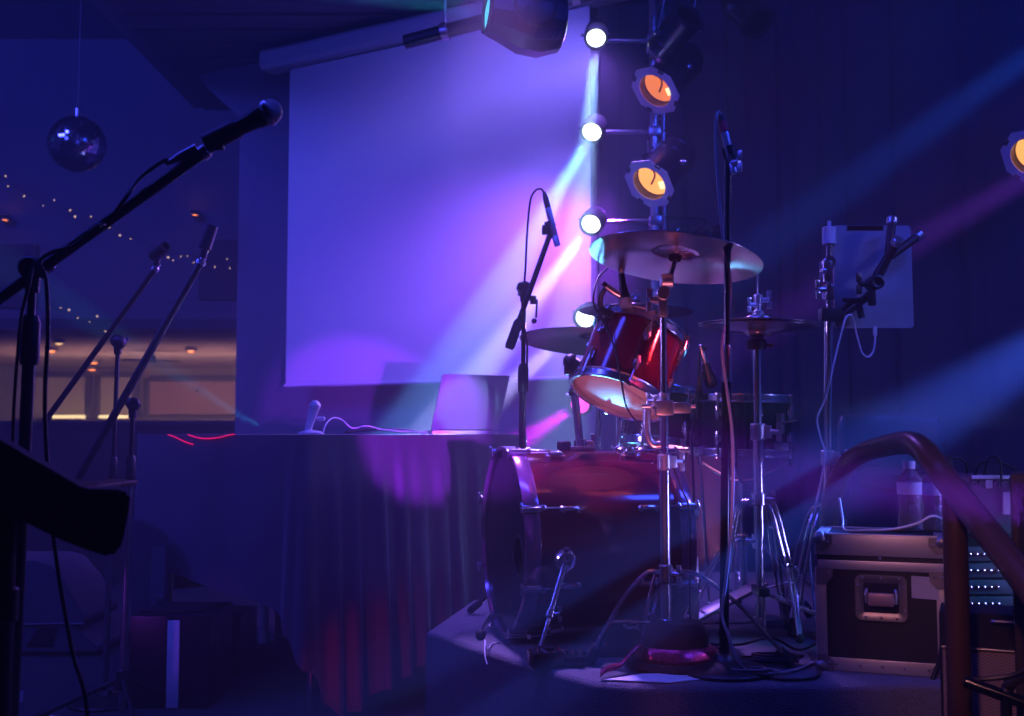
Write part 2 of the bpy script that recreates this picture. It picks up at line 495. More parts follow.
# fairy lights
def fairy(pts, label, seed):
    rnd = random.Random(seed)
    q = smooth_path([P(x, y, 10.7) for x, y in pts], 8)
    t = thing('fairy_light_string', label, 'string lights', q[len(q) // 2], 'fairy lights on the bulkhead')
    MB().tube(q, 0.004, n=5, smooth=False).build('wire', MT['cable'], t)
    k = 0
    for i in range(len(q) - 1):
        for s in range(1):
            w = q[i].lerp(q[i + 1], rnd.random()) + V((0, -0.01, rnd.uniform(-0.07, 0.07)))
            if rnd.random() < 0.6:
                MB().ball(w, rnd.uniform(0.005, 0.011), n=8).build('bulb', m_fairy, t)
m_fairy = emitter('fairy_bulb', (1.0, 0.62, 0.4), 1.3)
fairy([(-6, 172), (40, 200), (105, 222), (160, 250), (205, 258), (262, 274)], 'long fairy light string sloping across the dark bulkhead', 4)
fairy([(48, 306), (75, 316), (112, 326)], 'short fairy light string just above the bar recess', 9)

# mirror ball
c = P(77, 144, 6.6)
t = thing('mirror_ball', 'large mirror ball hanging in the dark hall on the left', 'mirror ball', c)
rnd = random.Random(2)
mb = MB()
Rb = 0.17
nl = 26
for i in range(nl):
    a0, a1 = -PI / 2 + PI * i / nl, -PI / 2 + PI * (i + 1) / nl
    am = (a0 + a1) / 2
    k = max(4, int(2 * nl * math.cos(am)))
    for j in range(k):
        b0, b1 = 2 * PI * (j + 0.05) / k, 2 * PI * (j + 0.95) / k
        def sp(a, bb): return c + V((math.cos(a) * math.cos(bb), math.cos(a) * math.sin(bb), math.sin(a))) * Rb
        d0 = (a1 - a0) * 0.04
        q4 = [sp(a0 + d0, b0), sp(a0 + d0, b1), sp(a1 - d0, b1), sp(a1 - d0, b0)]
        j1, j2 = rnd.uniform(-0.0016, 0.0016), rnd.uniform(-0.0016, 0.0016); rd = (q4[0] - c).normalized()
        mb.add([q4[0] + rd * j1, q4[1] + rd * j2, q4[2] - rd * j1, q4[3] - rd * j2], [(0, 1, 2, 3)])
mb.build('mirror_tile', mat('mirror_facet', (0.4, 0.4, 0.45), 0.12, 1.0, var=0.02), t, kind='stuff', flat=True, recalc=False)
MB().ball(c, Rb * 0.985, n=32).build('core', MT['plastic'], t)
MB().cyl(c + V((0, 0, Rb * 0.97)), c + V((0, 0, Rb + 0.05)), 0.02, n=14).build('motor_cap', MT['steel'], t)
MB().cyl(c + V((0, 0, Rb + 0.05)), V((c.x, c.y, 5.63)), 0.003, n=6).build('wire', MT['cable'], t)

# ceiling fan in the bar
c = P(150, 361, 15.0)
t = thing('ceiling_fan', 'dark ceiling fan under the cream bar ceiling', 'ceiling fan', c)
MB().cyl(c + V((0, 0, -0.02)), c + V((0, 0, 0.10)), 0.09, 0.06, bev=0.01).build('motor', MT['plastic'], t)
MB().cyl(c + V((0, 0, 0.1)), V((c.x, c.y, 2.73)), 0.015).build('rod', MT['plastic'], t)
for k in range(4):
    an = 0.35 + k * PI / 2
    e = V((math.cos(an), math.sin(an), 0)); n_ = V((-math.sin(an), math.cos(an), 0.12))
    MB().prism([c + e * 0.08 - n_ * 0.04, c + e * 0.36 - n_ * 0.07, c + e * 0.40, c + e * 0.36 + n_ * 0.07, c + e * 0.08 + n_ * 0.04], (0, 0, 0.012)).build('blade', MT['plastic'], t)
# ================================================================== drums
def frame3(axis, radial):
    a = V(axis).normalized(); r = (V(radial) - a * V(radial).dot(a)).normalized(); t = a.cross(r)
    return M((r, t, a)).transposed()          # columns: radial, tangent, axial

def lug_bm(p, radial, axis, size=(0.018, 0.016, 0.055)):
    R = frame3(axis, radial)
    mb = MB()
    mb.box(p + R @ V((size[0] * 0.35, 0, 0)), (size[0], size[1], size[2]), R, bev=0.006)
    mb.box(p + R @ V((size[0] * 0.2, 0, 0)), (size[0] * 0.5, size[1] * 1.5, size[2] * 0.55), R, bev=0.004)
    return mb

def drum(name, label, top, axis, R, L, nl, top_head, bottom_head, hint=None, lug_len=0.05, shell=None, phase=0.2, group=None):
    """top: centre of the upper head; axis points from the lower to the upper head."""
    a = V(axis).normalized()
    bot = V(top) - a * L
    x, y, _ = basis(a, hint)
    t = thing(name, label, 'drum', bot, group)
    sm = shell or MT['red_lacquer']
    MB().lathe(bot, a, [(R - 0.008, 0.004), (R, 0.004), (R, L - 0.004), (R - 0.008, L - 0.004), (R - 0.008, 0.004)], 56).build('shell', sm, t)
    for e, s, hm in ((V(top), 1, top_head), (bot, -1, bottom_head)):
        MB().lathe(e, a * s, [(0, 0.0015), (R * 0.9, 0.001), (R + 0.002, -0.004), (R + 0.004, -0.012), (R + 0.001, -0.012), (R - 0.003, -0.003), (0, -0.001)], 56).build('drumhead', hm, t)
        MB().lathe(e, a * s, [(R + 0.004, -0.015), (R + 0.010, -0.017), (R + 0.011, -0.013), (R + 0.006, -0.011), (R + 0.006, 0.006), (R + 0.013, 0.008), (R + 0.012, 0.012), (R + 0.002, 0.010), (R + 0.003, -0.010), (R + 0.004, -0.015)], 64).build('hoop', MT['chrome'], t)
    for i in range(nl):
        an = 2 * PI * (i + phase) / nl
        rad = x * math.cos(an) + y * math.sin(an)
        for base, s in ((bot + a * L * 0.27, -1), (bot + a * L * 0.73, 1)):
            p = base + rad * R
            lg = lug_bm(p, rad, a, (0.018, 0.016, lug_len)).build('lug', MT['chrome'], t)
            e = V(top) if s > 0 else bot
            q0 = p + rad * 0.011 + a * s * lug_len * 0.3
            dlt = (e - q0).dot(a) + s * 0.008
            q1 = q0 + a * dlt
            mb = MB().cyl(q0, q1, 0.003, n=8)
            mb.box(q1, (0.012, 0.014, 0.014), frame3(a, rad), bev=0.002)
            mb.build('tension_rod', MT['chrome'], t)
    return t, bot, a, x, y

def wing_nut(mb, c, axis, up, s=1.0):
    a = V(axis).normalized()
    R = frame3(a, up)
    mb.cyl(c, V(c) + a * 0.016 * s, 0.007 * s, 0.005 * s, n=12)
    for sg in (1, -1):
        mb.box(V(c) + a * 0.016 * s + R @ V((sg * 0.012 * s, 0, 0)), (0.018 * s, 0.004 * s, 0.012 * s), R, bev=0.0018 * s)
    return mb

# ---- bass drum
BA = V((-math.cos(0.25), -math.sin(0.25), 0))            # axis, towards the front head
BC = P(501.5, 540, 3.40)                                 # centre of the front hoop's outer face
BR = 0.287; BL = 0.52
bx, by = V((-BA.y, BA.x, 0)), V((0, 0, 1))
if bx.y > 0: bx = -bx                                    # points at the viewer's side
drum_back = BC - BA * BL
t = thing('bass_drum', 'large dark red bass drum with black front head lying on the riser', 'drum', V((BC.x, BC.y, RZ)))
shellR = BR - 0.014
MB().lathe(drum_back + BA * 0.03, BA, [(shellR - 0.009, 0), (shellR, 0), (shellR, BL - 0.06), (shellR - 0.009, BL - 0.06), (shellR - 0.009, 0)], 72).build('shell', MT['red_lacquer'], t)
for e, s in ((BC, 1), (drum_back, -1)):
    a = BA * s
    hp = MB().lathe(e - a * 0.046, a, [(BR - 0.012, 0.0), (BR - 0.001, 0.0), (BR, 0.003), (BR, 0.043), (BR - 0.002, 0.046), (BR - 0.011, 0.046), (BR - 0.012, 0.043), (BR - 0.012, 0.0)], 80)
    hp.build('hoop', MT['red_hoop'], t)
# front head with a round port
hc = BC - BA * 0.012
PC = hc + bx * 0.165 + by * -0.03
PR = 0.058
mb = MB()
n = 72
outer = [hc + (bx * math.cos(2 * PI * i / n) + by * math.sin(2 * PI * i / n)) * (BR - 0.012) for i in range(n)]
inner = [PC + (bx * math.cos(2 * PI * i / n) + by * math.sin(2 * PI * i / n)) * PR for i in range(n)]
for off, flip in ((0, 0), (-0.003, 1)):
    fs = [(i, (i + 1) % n, n + (i + 1) % n, n + i) for i in range(n)]
    mb.add([p + BA * off for p in outer + inner], fs)
mb.build('drumhead', MT['black_head'], t, recalc=False)
pr_ = MB().torus(PC + BA * 0.001, BA, PR, 0.004, 40, 8).build('port_ring', MT['rubber'], t)
MB().lathe(drum_back + BA * 0.012, BA, [(0, 0), (BR - 0.012, 0), (BR - 0.012, 0.003), (0, 0.003)], 72).build('drumhead', MT['drumhead'], t)
# damping pillow inside is not seen; claws, rods, lugs
for e, s in ((BC, 1), (drum_back, -1)):
    a = BA * s
    for i in range(8):
        an = 2 * PI * (i + 0.5) / 8
        rad = bx * math.cos(an) + by * math.sin(an)
        R3 = frame3(a, rad)
        # claw: hooks over the hoop
        mb = MB()
        mb.box(e - a * 0.022 + rad * (BR + 0.004), (0.007, 0.022, 0.058), R3, bev=0.003)
        mb.box(e + a * 0.004 + rad * (BR - 0.006), (0.022, 0.020, 0.006), R3, bev=0.002)
        mb.box(e - a * 0.054 + rad * (BR + 0.010), (0.020, 0.018, 0.014), R3, bev=0.004)
        cl = mb.build('claw_hook', MT['chrome'], t)
        q0 = e + a * 0.004 + rad * (BR + 0.012); q1 = e - a * 0.125 + rad * (BR + 0.008)
        mb = MB().cyl(q0, q1, 0.0033, n=8)
        mb.box(q0 + a * 0.006, (0.008, 0.034, 0.008), R3, bev=0.003)
        mb.build('tension_rod', MT['chrome'], t)
        lg = MB()
        lg.box(e - a * 0.140 + rad * (shellR + 0.010), (0.020, 0.017, 0.048), R3, bev=0.007)
        lg.lathe(e - a * 0.162 + rad * shellR, rad, [(0, 0), (0.011, 0), (0.011, 0.010), (0.006, 0.014), (0, 0.014)], 16)
        lg.lathe(e - a * 0.118 + rad * shellR, rad, [(0, 0), (0.011, 0), (0.011, 0.010), (0.006, 0.014), (0, 0.014)], 16)
        lg.build('lug', MT['chrome'], t)
# spurs: the near one is the chrome rod with a round bracket
def drum_spur(side, along, foot):
    base = BC - BA * along
    rad = (bx * side * math.cos(0.12) + by * -math.sin(0.12)).normalized()
    br = base + rad * (shellR + 0.0)
    mb = MB().lathe(br, rad, [(0, 0), (0.034, 0), (0.036, 0.004), (0.034, 0.018), (0.026, 0.030), (0, 0.032)], 28)
    mb.box(br + rad * 0.03 + V((0, 0, 0.036)), (0.018, 0.018, 0.016), bev=0.004)
    b_ = mb.build('spur_bracket', MT['chrome'], t)
    m2 = MB(); wing_nut(m2, br + rad * 0.032, rad, (0.4, 0, 1), 1.4); m2.build('wing_nut', MT['chrome'], b_)
    s0 = br + rad * 0.022
    foot = V(foot)
    d = (foot - s0).normalized()
    mid = s0.lerp(foot, 0.55)
    lg = MB().cyl(s0 - d * 0.03, mid, 0.0095, n=16, bev=0.002)
    lg.cyl(mid - d * 0.005, foot - d * 0.03, 0.0065, n=14)
    lg.cyl(mid - d * 0.012, mid + d * 0.012, 0.013, n=16, bev=0.003)
    wing_nut(lg, mid + V((0.010, -0.004, 0)), (0.9, -0.4, 0.1), (0.3, 0, 1), 1.1)
    l_ = lg.build('spur_leg', MT['chrome'], t)
    MB().lathe(foot - d * 0.035, d, [(0, 0), (0.010, 0), (0.014, 0.012), (0.012, 0.032), (0, 0.036)], 16).build('rubber_foot', MT['rubber'], l_)
sp = P(537, 640, 3.03); sp.z = RZ + 0.008
drum_spur(1, 0.115, sp)
sp2 = BC - BA * 0.12 - bx * 0.42; sp2.z = RZ + 0.008
drum_spur(-1, 0.30, sp2)
# tom post on top of the shell
pb = BC - BA * 0.255 + V((0, 0, shellR))
mb = MB().box(pb + V((0, 0, 0.006)), (0.085, 0.05, 0.014), frame3((0, 0, 1), BA), bev=0.005)
mb.cyl(pb + V((0, 0, 0.01)), pb + V((0, 0, 0.036)), 0.021, n=24, bev=0.004)
fl = mb.build('mount_plate', MT['chrome'], t)
mb = MB(); wing_nut(mb, pb + V((0.02, -0.005, 0.024)), (1, -0.2, 0), (0, 0, 1), 1.3); mb.build('wing_bolt', MT['chrome'], fl)
MB().cyl(pb + V((-0.052, 0, 0.0)), pb + V((-0.052, 0, 0.03)), 0.022, n=20, bev=0.005).build('rubber_plug', MT['rubber'], fl)
ptop = P(571, 362, pb.y)
MB().cyl(pb + V((0, 0, 0.01)), ptop, 0.0125, n=20).build('tom_post', MT['chrome'], t)
MB().cyl(pb.lerp(ptop, 0.62), pb.lerp(ptop, 0.68), 0.018, n=20, bev=0.003).build('memory_lock', MT['black_metal'], t)
# small adapters lying on top near the rear hoop
for k, dx in enumerate((0.39, 0.46)):
    q = BC - BA * dx + V((0, -0.03, shellR * 0.99))
    MB().lathe(q, (0, -0.1, 1), [(0, 0), (0.024, 0), (0.024, 0.010), (0.014, 0.016), (0, 0.017)], 20).build('mount_blank', MT['chrome'], t)

# ---- rack tom
ta = V((0.343, 0.276, 0.857)).normalized()
TT = P(641, 333, 3.33)
TR = 0.138; TL = 0.215
tt, tbot, _, tx, ty = drum('rack_tom', 'tilted red rack tom with pinkish lower head, under the largest cymbal', TT, ta, TR, TL, 6, MT['drumhead'], MT['drumhead'], hint=(1, -1, 0), phase=0.35)
# holder arm between post and tom
side = (ptop + V((0, 0, 0.012)) - (tbot + ta * TL * 0.45)); side = (side - ta * side.dot(ta)).normalized()
mp_ = tbot + ta * TL * 0.45 + side * TR
mb = MB().lathe(mp_, side, [(0, 0), (0.032, 0), (0.030, 0.014), (0.018, 0.018), (0, 0.02)], 24)
mb.box(mp_ + side * 0.02, (0.03, 0.035, 0.06), frame3(ta, side), bev=0.006)
mb.build('mount_bracket', MT['chrome'], tt)
mb = MB().tube([mp_ + side * 0.015, mp_ + side * 0.04, ptop + V((0.012, 0, 0.01))], 0.0115, 14)
mb.ball(ptop + V((0, 0, 0.0)), 0.026, n=20)
mb.box(ptop + V((0, 0, -0.016)), (0.044, 0.044, 0.05), bev=0.008)
mb.build('holder_arm', MT['black_metal'], tt)

# ---- second small red tom, low behind the rack tom
dt_axis = V((0.10, 0.10, 1)).normalized()
t2_, t2b, _, _, _ = drum('rack_tom', 'second red tom half hidden behind the tilted rack tom', P(662, 392, 3.98), dt_axis, 0.125, 0.19, 6, MT['drumhead'], MT['drumhead'], phase=0.1)
for k in range(3):
    an = 2.2 + k * 2.0
    c0 = t2b + V((math.cos(an), math.sin(an), 0)) * 0.125
    f0 = c0 + V((math.cos(an), math.sin(an), 0)) * 0.05; f0.z = RZ + 0.006
    mb = MB().tube([c0 + V((0, 0, 0.10)), c0 + V((math.cos(an) * 0.02, math.sin(an) * 0.02, 0.02)), f0], 0.0055, 10)
    mb.ball(f0 + V((0, 0, 0.008)), 0.012, n=12)
    mb.build('leg', MT['chrome'], t2_)

# ---- snare drum on its stand
sa = V((0.02, -0.02, 1)).normalized()
SN = P(742, 398, 3.86)
st_, sb_, _, _, _ = drum('snare_drum', 'dark snare drum with chrome hoops standing behind the hi-hat', SN, sa, 0.172, 0.19, 8, MT['drumhead'], MT['drumhead'], shell=mat('dark_shell', (0.02, 0.012, 0.014), 0.2, coat=1.0), phase=0.15)
mb = MB().box(sb_ + V((0.10, -0.145, 0.10)), (0.03, 0.025, 0.07), bev=0.005)
mb.cyl(sb_ + V((0.10, -0.16, 0.10)), sb_ + V((0.15, -0.17, 0.11)), 0.005)
mb.box(sb_ + V((0.10, -0.16, 0.02)), (0.05, 0.02, 0.03), bev=0.004)
mb.build('snare_strainer', MT['chrome'], st_)

def strap_leg(mb, pts, gap=0.019, w=0.012, th=0.004):
    """double braced leg: two rods side by side along a path, joined near the foot"""
    q = smooth_path(pts, 5)
    d = (q[-1] - q[0]); side = V((-d.y, d.x, 0)).normalized()
    n = len(q)
    for sg in (-1, 1):
        mb.tube([p + side * sg * gap * 0.5 * (1.0 if i < n - 3 else 0.45) for i, p in enumerate(q)], 0.0052, 8, smooth=False)
    for k in (n // 3, (2 * n) // 3):
        mb.cyl(q[k] - side * gap * 0.6, q[k] + side * gap * 0.6, 0.005, n=10)
    return mb

def tripod(t, cx, cy, z0, zhub, feet, m, shoulder=0.35, zlow=None, strap=True):
    hub = V((cx, cy, zhub))
    mb = MB().cyl(hub + V((0, 0, -0.03)), hub + V((0, 0, 0.02)), 0.021, n=20, bev=0.004)
    wing_nut(mb, hub + V((0.018, -0.012, -0.005)), (0.8, -0.6, 0), (0, 0, 1), 1.2)
    mb.build('leg_collar', m, t)
    for f in feet:
        f = V((f[0], f[1], z0 + 0.014))
        d = f - hub; dh = V((d.x, d.y, 0)); u = dh.normalized()
        s0 = hub + u * 0.016
        s1 = hub + dh * shoulder * 0.75 + V((0, 0, d.z * 0.03))
        s2 = hub + dh * shoulder * 1.6 + V((0, 0, d.z * 0.33))
        mb = MB()
        if strap: strap_leg(mb, [s0, s1, s2, f.lerp(s2, 0.3), f])
        else: mb.tube([s0, s2, f], 0.008, 10)
        # brace to the low collar
        zl = zlow if zlow is not None else z0 + (zhub - z0) * 0.25
        mid = s2.lerp(f, 0.35)
        mb.tube([V((cx, cy, zl)) + u * 0.012, mid], 0.0045, 8, smooth=False)
        mb.cyl(mid - V((-u.y, u.x, 0)) * 0.014, mid + V((-u.y, u.x, 0)) * 0.014, 0.005, n=10)
        l = mb.build('leg', m, t)
        MB().lathe(f - (f - s2).normalized() * 0.045, (f - s2).normalized() + V((0, 0, -0.2)), [(0, 0), (0.012, 0), (0.017, 0.02), (0.015, 0.052), (0, 0.056)], 16).build('rubber_foot', MT['rubber'], l)
    MB().cyl(V((cx, cy, (zlow or z0 + (zhub - z0) * 0.25) - 0.012)), V((cx, cy, (zlow or z0 + (zhub - z0) * 0.25) + 0.012)), 0.018, n=18, bev=0.003).build('brace_collar', m, t)

def cymbal(name, label, c, normal, R, bell, m, group=None, rise=None):
    """dished bronze plate; c is the centre of the bow's rim plane"""
    n = V(normal).normalized()
    h = rise or R * 0.085
    t = 0.0012
    top = [(R, 0.0)]
    for i in range(1, 15):
        q = i / 14
        r = R + (bell - R) * q
        top.append((r, h * math.sin(q * PI / 2 * 0.9)))
    hb = top[-1][1]
    bh = bell * 0.32
    for i in range(1, 7):
        q = i / 6
        top.append((bell * math.cos(q * PI / 2) if q < 1 else 0.006, hb + bh * math.sin(q * PI / 2)))
    prof = [(r, z + t) for r, z in top] + [(r, z - t) for r, z in reversed(top)]
    prof.append(prof[0])
    prof = [(R - 0.0, t)] + prof[1:]
    mb = MB().lathe(c, n, prof, 96)
    o = mb.build(name, m, origin=c, ang=24)
    tag(o, label, 'cymbal', group)
    return o, V(c) + n * (hb + bh)

def rings(m):
    nt = m.node_tree; N, L = nt.nodes, nt.links
    b = N['Principled BSDF']
    tc = N.new('ShaderNodeTexCoord')
    # fine lathe grooves: concentric about the plate centre (plate is close to level)
    ln = N.new('ShaderNodeVectorMath'); ln.operation = 'LENGTH'
    L.new(tc.outputs['Object'], ln.inputs[0])
    ml = N.new('ShaderNodeMath'); ml.operation = 'MULTIPLY'; ml.inputs[1].default_value = 900
    L.new(ln.outputs['Value'], ml.inputs[0])
    sn = N.new('ShaderNodeMath'); sn.operation = 'SINE'; L.new(ml.outputs[0], sn.inputs[0])
    bp = N.new('ShaderNodeBump'); bp.inputs['Strength'].default_value = 0.12; bp.inputs['Distance'].default_value = 0.002
    L.new(sn.outputs[0], bp.inputs['Height']); L.new(bp.outputs['Normal'], b.inputs['Normal'])
    tg = N.new('ShaderNodeTangent'); tg.direction_type = 'RADIAL'; tg.axis = 'Z'
    L.new(tg.outputs['Tangent'], b.inputs['Tangent'])
rings(MT['bronze']); rings(MT['dark_bronze'])

def pole_segments(t, x, y, segs, m):
    for z0, z1, r in segs:
        MB().cyl(V((x, y, z0)), V((x, y, z1)), r, n=20, bev=0.001).build('tube', m, t)

def tube_clamp(t, x, y, z, m, s=1.0, ang=0.0):
    u = V((math.cos(ang), math.sin(ang), 0))
    mb = MB().cyl(V((x, y, z - 0.022 * s)), V((x, y, z + 0.022 * s)), 0.020 * s, n=20, bev=0.004)
    mb.box(V((x, y, z)) + u * 0.022 * s, (0.024 * s, 0.022 * s, 0.034 * s), frame3((0, 0, 1), u), bev=0.004)
    wing_nut(mb, V((x, y, z)) + u * 0.034 * s, u, (0, 0, 1), 1.2 * s)
    mb.build('memory_lock', MT['satin'], t)

def felt_top(t, p, n, m, h=0.05):
    n = V(n).normalized()
    MB().cyl(p - n * 0.045, p + n * h, 0.004, n=10).build('cymbal_rod', m, t)
    mb = MB().lathe(p - n * 0.046, n, [(0, 0), (0.016, 0), (0.018, 0.004), (0.018, 0.014), (0.012, 0.018), (0, 0.018)], 18)
    mb.build('felt_washer', MT['black_matt'], t)
    MB().lathe(p + n * 0.003, n, [(0.004, 0), (0.014, 0), (0.014, 0.008), (0.004, 0.008)], 18).build('felt_washer', MT['black_matt'], t)
    mb = MB(); wing_nut(mb, p + n * 0.013, n, (1, 0, 0), 1.0); mb.build('wing_nut', m, t)

# ---- largest cymbal and its stand in front of the bass drum
rn = V((0.139, 0.12, 0.98)).normalized()
RC = P(675, 259, 3.0)
cy1, bell1 = cymbal('ride_cymbal', 'largest bronze cymbal, tilted, on the tall chrome stand before the bass drum', RC, rn, 0.238, 0.068, MT['bronze'])
sx = P(664, 433, 3.0)
hz = 1.227
t = thing('cymbal_stand', 'tall chrome cymbal stand before the bass drum, carrying the largest cymbal', 'cymbal stand', V((sx.x, sx.y, RZ)))
zt = P(664, 312, 3.0).z
pole_segments(t, sx.x, sx.y, [(RZ + 0.05, P(664, 455, 3).z, 0.0155), (P(664, 463, 3).z, P(664, 395, 3).z, 0.0125), (P(664, 400, 3).z, zt, 0.0095)], MT['chrome'])
tube_clamp(t, sx.x, sx.y, P(664, 462, 3).z, MT['chrome'], 1.0, 0.3)
tube_clamp(t, sx.x, sx.y, P(664, 400, 3).z, MT['chrome'], 0.85, 2.6)
foots = [(P(588, 650, 3.0).x, 2.99), (P(788, 650, 3.0).x, 2.97), (sx.x - 0.04, 3.16)]
tripod(t, sx.x, sx.y, RZ, hz, foots, MT['chrome'], zlow=RZ + 0.11)
# tilter
tp = V((sx.x, sx.y, zt))
jt = P(669, 281, 3.0)
mb = MB().box(tp + V((0, 0, 0.01)), (0.026, 0.03, 0.05), bev=0.006)
mb.cyl(tp + V((0.0, -0.02, 0.05)), tp + V((0.0, 0.02, 0.05)), 0.019, n=20, bev=0.003)
mb.tube([tp + V((0, 0, 0.02)), tp + V((0.006, 0, 0.06)), jt], 0.010, 12)
mb.cyl(jt + V((-0.024, 0.0, 0.0)), jt + V((0.012, 0, 0.0)), 0.021, n=24, bev=0.004)
wing_nut(mb, tp + V((-0.018, -0.02, 0.03)), (-1, -0.4, 0), (0, 0, 1), 1.5)
mb.build('tilter', MT['satin'], t)
MB().tube([jt, bell1 - rn * 0.05, bell1 - rn * 0.02], 0.0065, 10).build('tilter_arm', MT['steel'], t)
felt_top(t, bell1, rn, MT['chrome'])
# side arm with clamp half way up the stand
zc_ = P(664, 408, 3).z
mb = MB().box(V((sx.x + 0.0, sx.y - 0.005, zc_)), (0.05, 0.04, 0.042), bev=0.007)
mb.box(V((sx.x + 0.045, sx.y - 0.005, zc_)), (0.055, 0.026, 0.03), bev=0.006)
mb.cyl(V((sx.x - 0.06, sx.y - 0.005, zc_ + 0.004)), V((sx.x + 0.085, sx.y - 0.005, zc_ + 0.004)), 0.006, n=12)
wing_nut(mb, V((sx.x - 0.03, sx.y - 0.028, zc_)), (0, -1, 0), (0, 0, 1), 1.3)
mb.tube([V((sx.x - 0.045, sx.y, zc_)), V((sx.x - 0.047, sx.y, zc_ - 0.03)), V((sx.x - 0.045, sx.y, zc_ - 0.075)), V((sx.x - 0.03, sx.y, zc_ - 0.10)), V((sx.x - 0.01, sx.y, zc_ - 0.10))], 0.011, 12)
mb.build('multi_clamp', MT['satin'], t)

# ---- other cymbals on stands behind the drums
def back_stand(cpx, cpy, d, R, nrm, px_pole, label, slabel, m, zhub=1.22):
    c = P(cpx, cpy, d)
    o, bl = cymbal('crash_cymbal', label, c, nrm, R, R * 0.24, m)
    n = V(nrm).normalized()
    b = XY(px_pole, d + 0.06, RZ)
    t = thing('cymbal_stand', slabel, 'cymbal stand', b)
    zj = c.z - 0.12
    pole_segments(t, b.x, b.y, [(RZ + 0.05, 1.46, 0.014), (1.42, zj - 0.16 if zj - 0.16 > 1.47 else zj, 0.0115), (min(zj - 0.18, 1.5), zj, 0.009)], MT['chrome'])
    tube_clamp(t, b.x, b.y, 1.46, MT['chrome'], 0.95, -1.2)
    tube_clamp(t, b.x, b.y, 1.53, MT['chrome'], 0.8, 2.2)
    tripod(t, b.x, b.y, RZ, zhub, [(b.x - 0.17, b.y + 0.10), (b.x + 0.14, b.y + 0.16), (b.x + 0.02, b.y - 0.16)], MT['chrome'])
    mb = MB().tube([V((b.x, b.y, zj - 0.005)), V((b.x, b.y, zj + 0.03)), c - n * 0.02], 0.008, 10)
    mb.cyl(V((b.x - 0.018, b.y, zj + 0.012)), V((b.x + 0.018, b.y, zj + 0.012)), 0.016, n=18, bev=0.003)
    mb.build('tilter', MT['satin'], t)
    felt_top(t, bl, n, MT['chrome'])
    return t
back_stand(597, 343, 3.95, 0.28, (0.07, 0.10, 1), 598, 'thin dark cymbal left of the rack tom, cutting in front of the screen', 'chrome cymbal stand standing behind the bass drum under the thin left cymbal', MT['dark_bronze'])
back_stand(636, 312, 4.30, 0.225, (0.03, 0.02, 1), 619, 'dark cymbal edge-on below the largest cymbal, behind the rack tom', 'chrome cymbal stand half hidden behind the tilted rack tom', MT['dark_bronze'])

# ---- hi-hat
HD = 3.40
HB = XY(758, HD, RZ)
hc_ = P(759, 326, HD)
hat_n = V((0.02, 0.0, 1)).normalized()
o, hb1 = cymbal('hi_hat_cymbal', 'upper hi-hat cymbal, bell up, on the chrome hi-hat stand', hc_ + V((0, 0, 0.004)), hat_n, 0.186, 0.048, MT['bronze'], rise=0.016)
o, hb2 = cymbal('hi_hat_cymbal', 'lower hi-hat cymbal lying upside down under its twin', hc_ + V((0, 0, -0.004)), -hat_n, 0.186, 0.048, MT['bronze'], rise=0.016)
t = thing('hi_hat_stand', 'chrome hi-hat stand with pedal behind the tall straight microphone stand', 'hi-hat stand', HB)
pole_segments(t, HB.x, HB.y, [(RZ + 0.06, P(758, 345, HD).z, 0.0125)], MT['chrome'])
MB().cyl(V((HB.x, HB.y, P(758, 437, HD).z)), V((HB.x, HB.y, RZ + 0.30)), 0.0165, n=20).build('tube', MT['chrome'], t)
MB().cyl(V((HB.x, HB.y, RZ + 0.06)), V((HB.x + 0.008, HB.y, P(763, 262, HD).z)), 0.004, n=10).build('pull_rod', MT['chrome'], t)
mb = MB().lathe(V((HB.x, HB.y, hc_.z - 0.075)), (0, 0, 1), [(0, 0), (0.026, 0), (0.030, 0.012), (0.030, 0.03), (0.022, 0.036), (0, 0.036)], 22)
mb.cyl(V((HB.x + 0.025, HB.y, hc_.z - 0.06)), V((HB.x + 0.05, HB.y - 0.01, hc_.z - 0.062)), 0.006)
mb.build('cymbal_seat', MT['black_metal'], t)
cl = V((HB.x + 0.006, HB.y, hb1.z))
mb = MB().lathe(cl, (0, 0, 1), [(0, 0), (0.018, 0), (0.018, 0.010), (0.010, 0.014), (0.010, 0.03), (0.014, 0.034), (0.014, 0.06), (0.006, 0.066), (0, 0.066)], 18)
wing_nut(mb, cl + V((0.012, -0.004, 0.045)), (1, -0.3, 0), (0, 0, 1), 1.4)
wing_nut(mb, cl + V((-0.012, -0.004, 0.03)), (-1, -0.3, 0), (0, 0, 1), 1.1)
mb.build('clutch', MT['satin'], t)
tube_clamp(t, HB.x, HB.y, P(758, 432, HD).z, MT['chrome'], 1.2, -0.4)
hub = V((HB.x, HB.y, P(758, 499, HD).z))
mb = MB().cyl(hub + V((0, 0, -0.02)), hub + V((0, 0, 0.02)), 0.024, n=20, bev=0.004)
wing_nut(mb, hub + V((0.02, -0.012, 0)), (0.9, -0.4, 0), (0, 0, 1), 1.3)
mb.build('leg_collar', MT['chrome'], t)
for pts in (((768, 499, HD), (775, 512, HD), (786, 555, HD), (791, 572, HD), (800, 640, HD - 0.10)), ((748, 500, HD), (738, 508, HD), (731, 545, HD), (727, 580, HD), (722, 634, HD - 0.02)), ((760, 499, HD + 0.03), (768, 510, HD + 0.05), (776, 560, HD + 0.07), (782, 600, HD + 0.09), (788, 622, HD + 0.10))):
    q = [P(*p) for p in pts]; q[-1].z = RZ + 0.014
    l = strap_leg(MB(), q, gap=0.022).build('leg', MT['chrome'], t)
    MB().ball(q[-1], 0.014, n=12).build('rubber_foot', MT['rubber'], l)
MB().box(V((HB.x, HB.y, RZ + 0.14)), (0.035, 0.11, 0.025), bev=0.005).build('pedal_frame', MT['black_metal'], t)
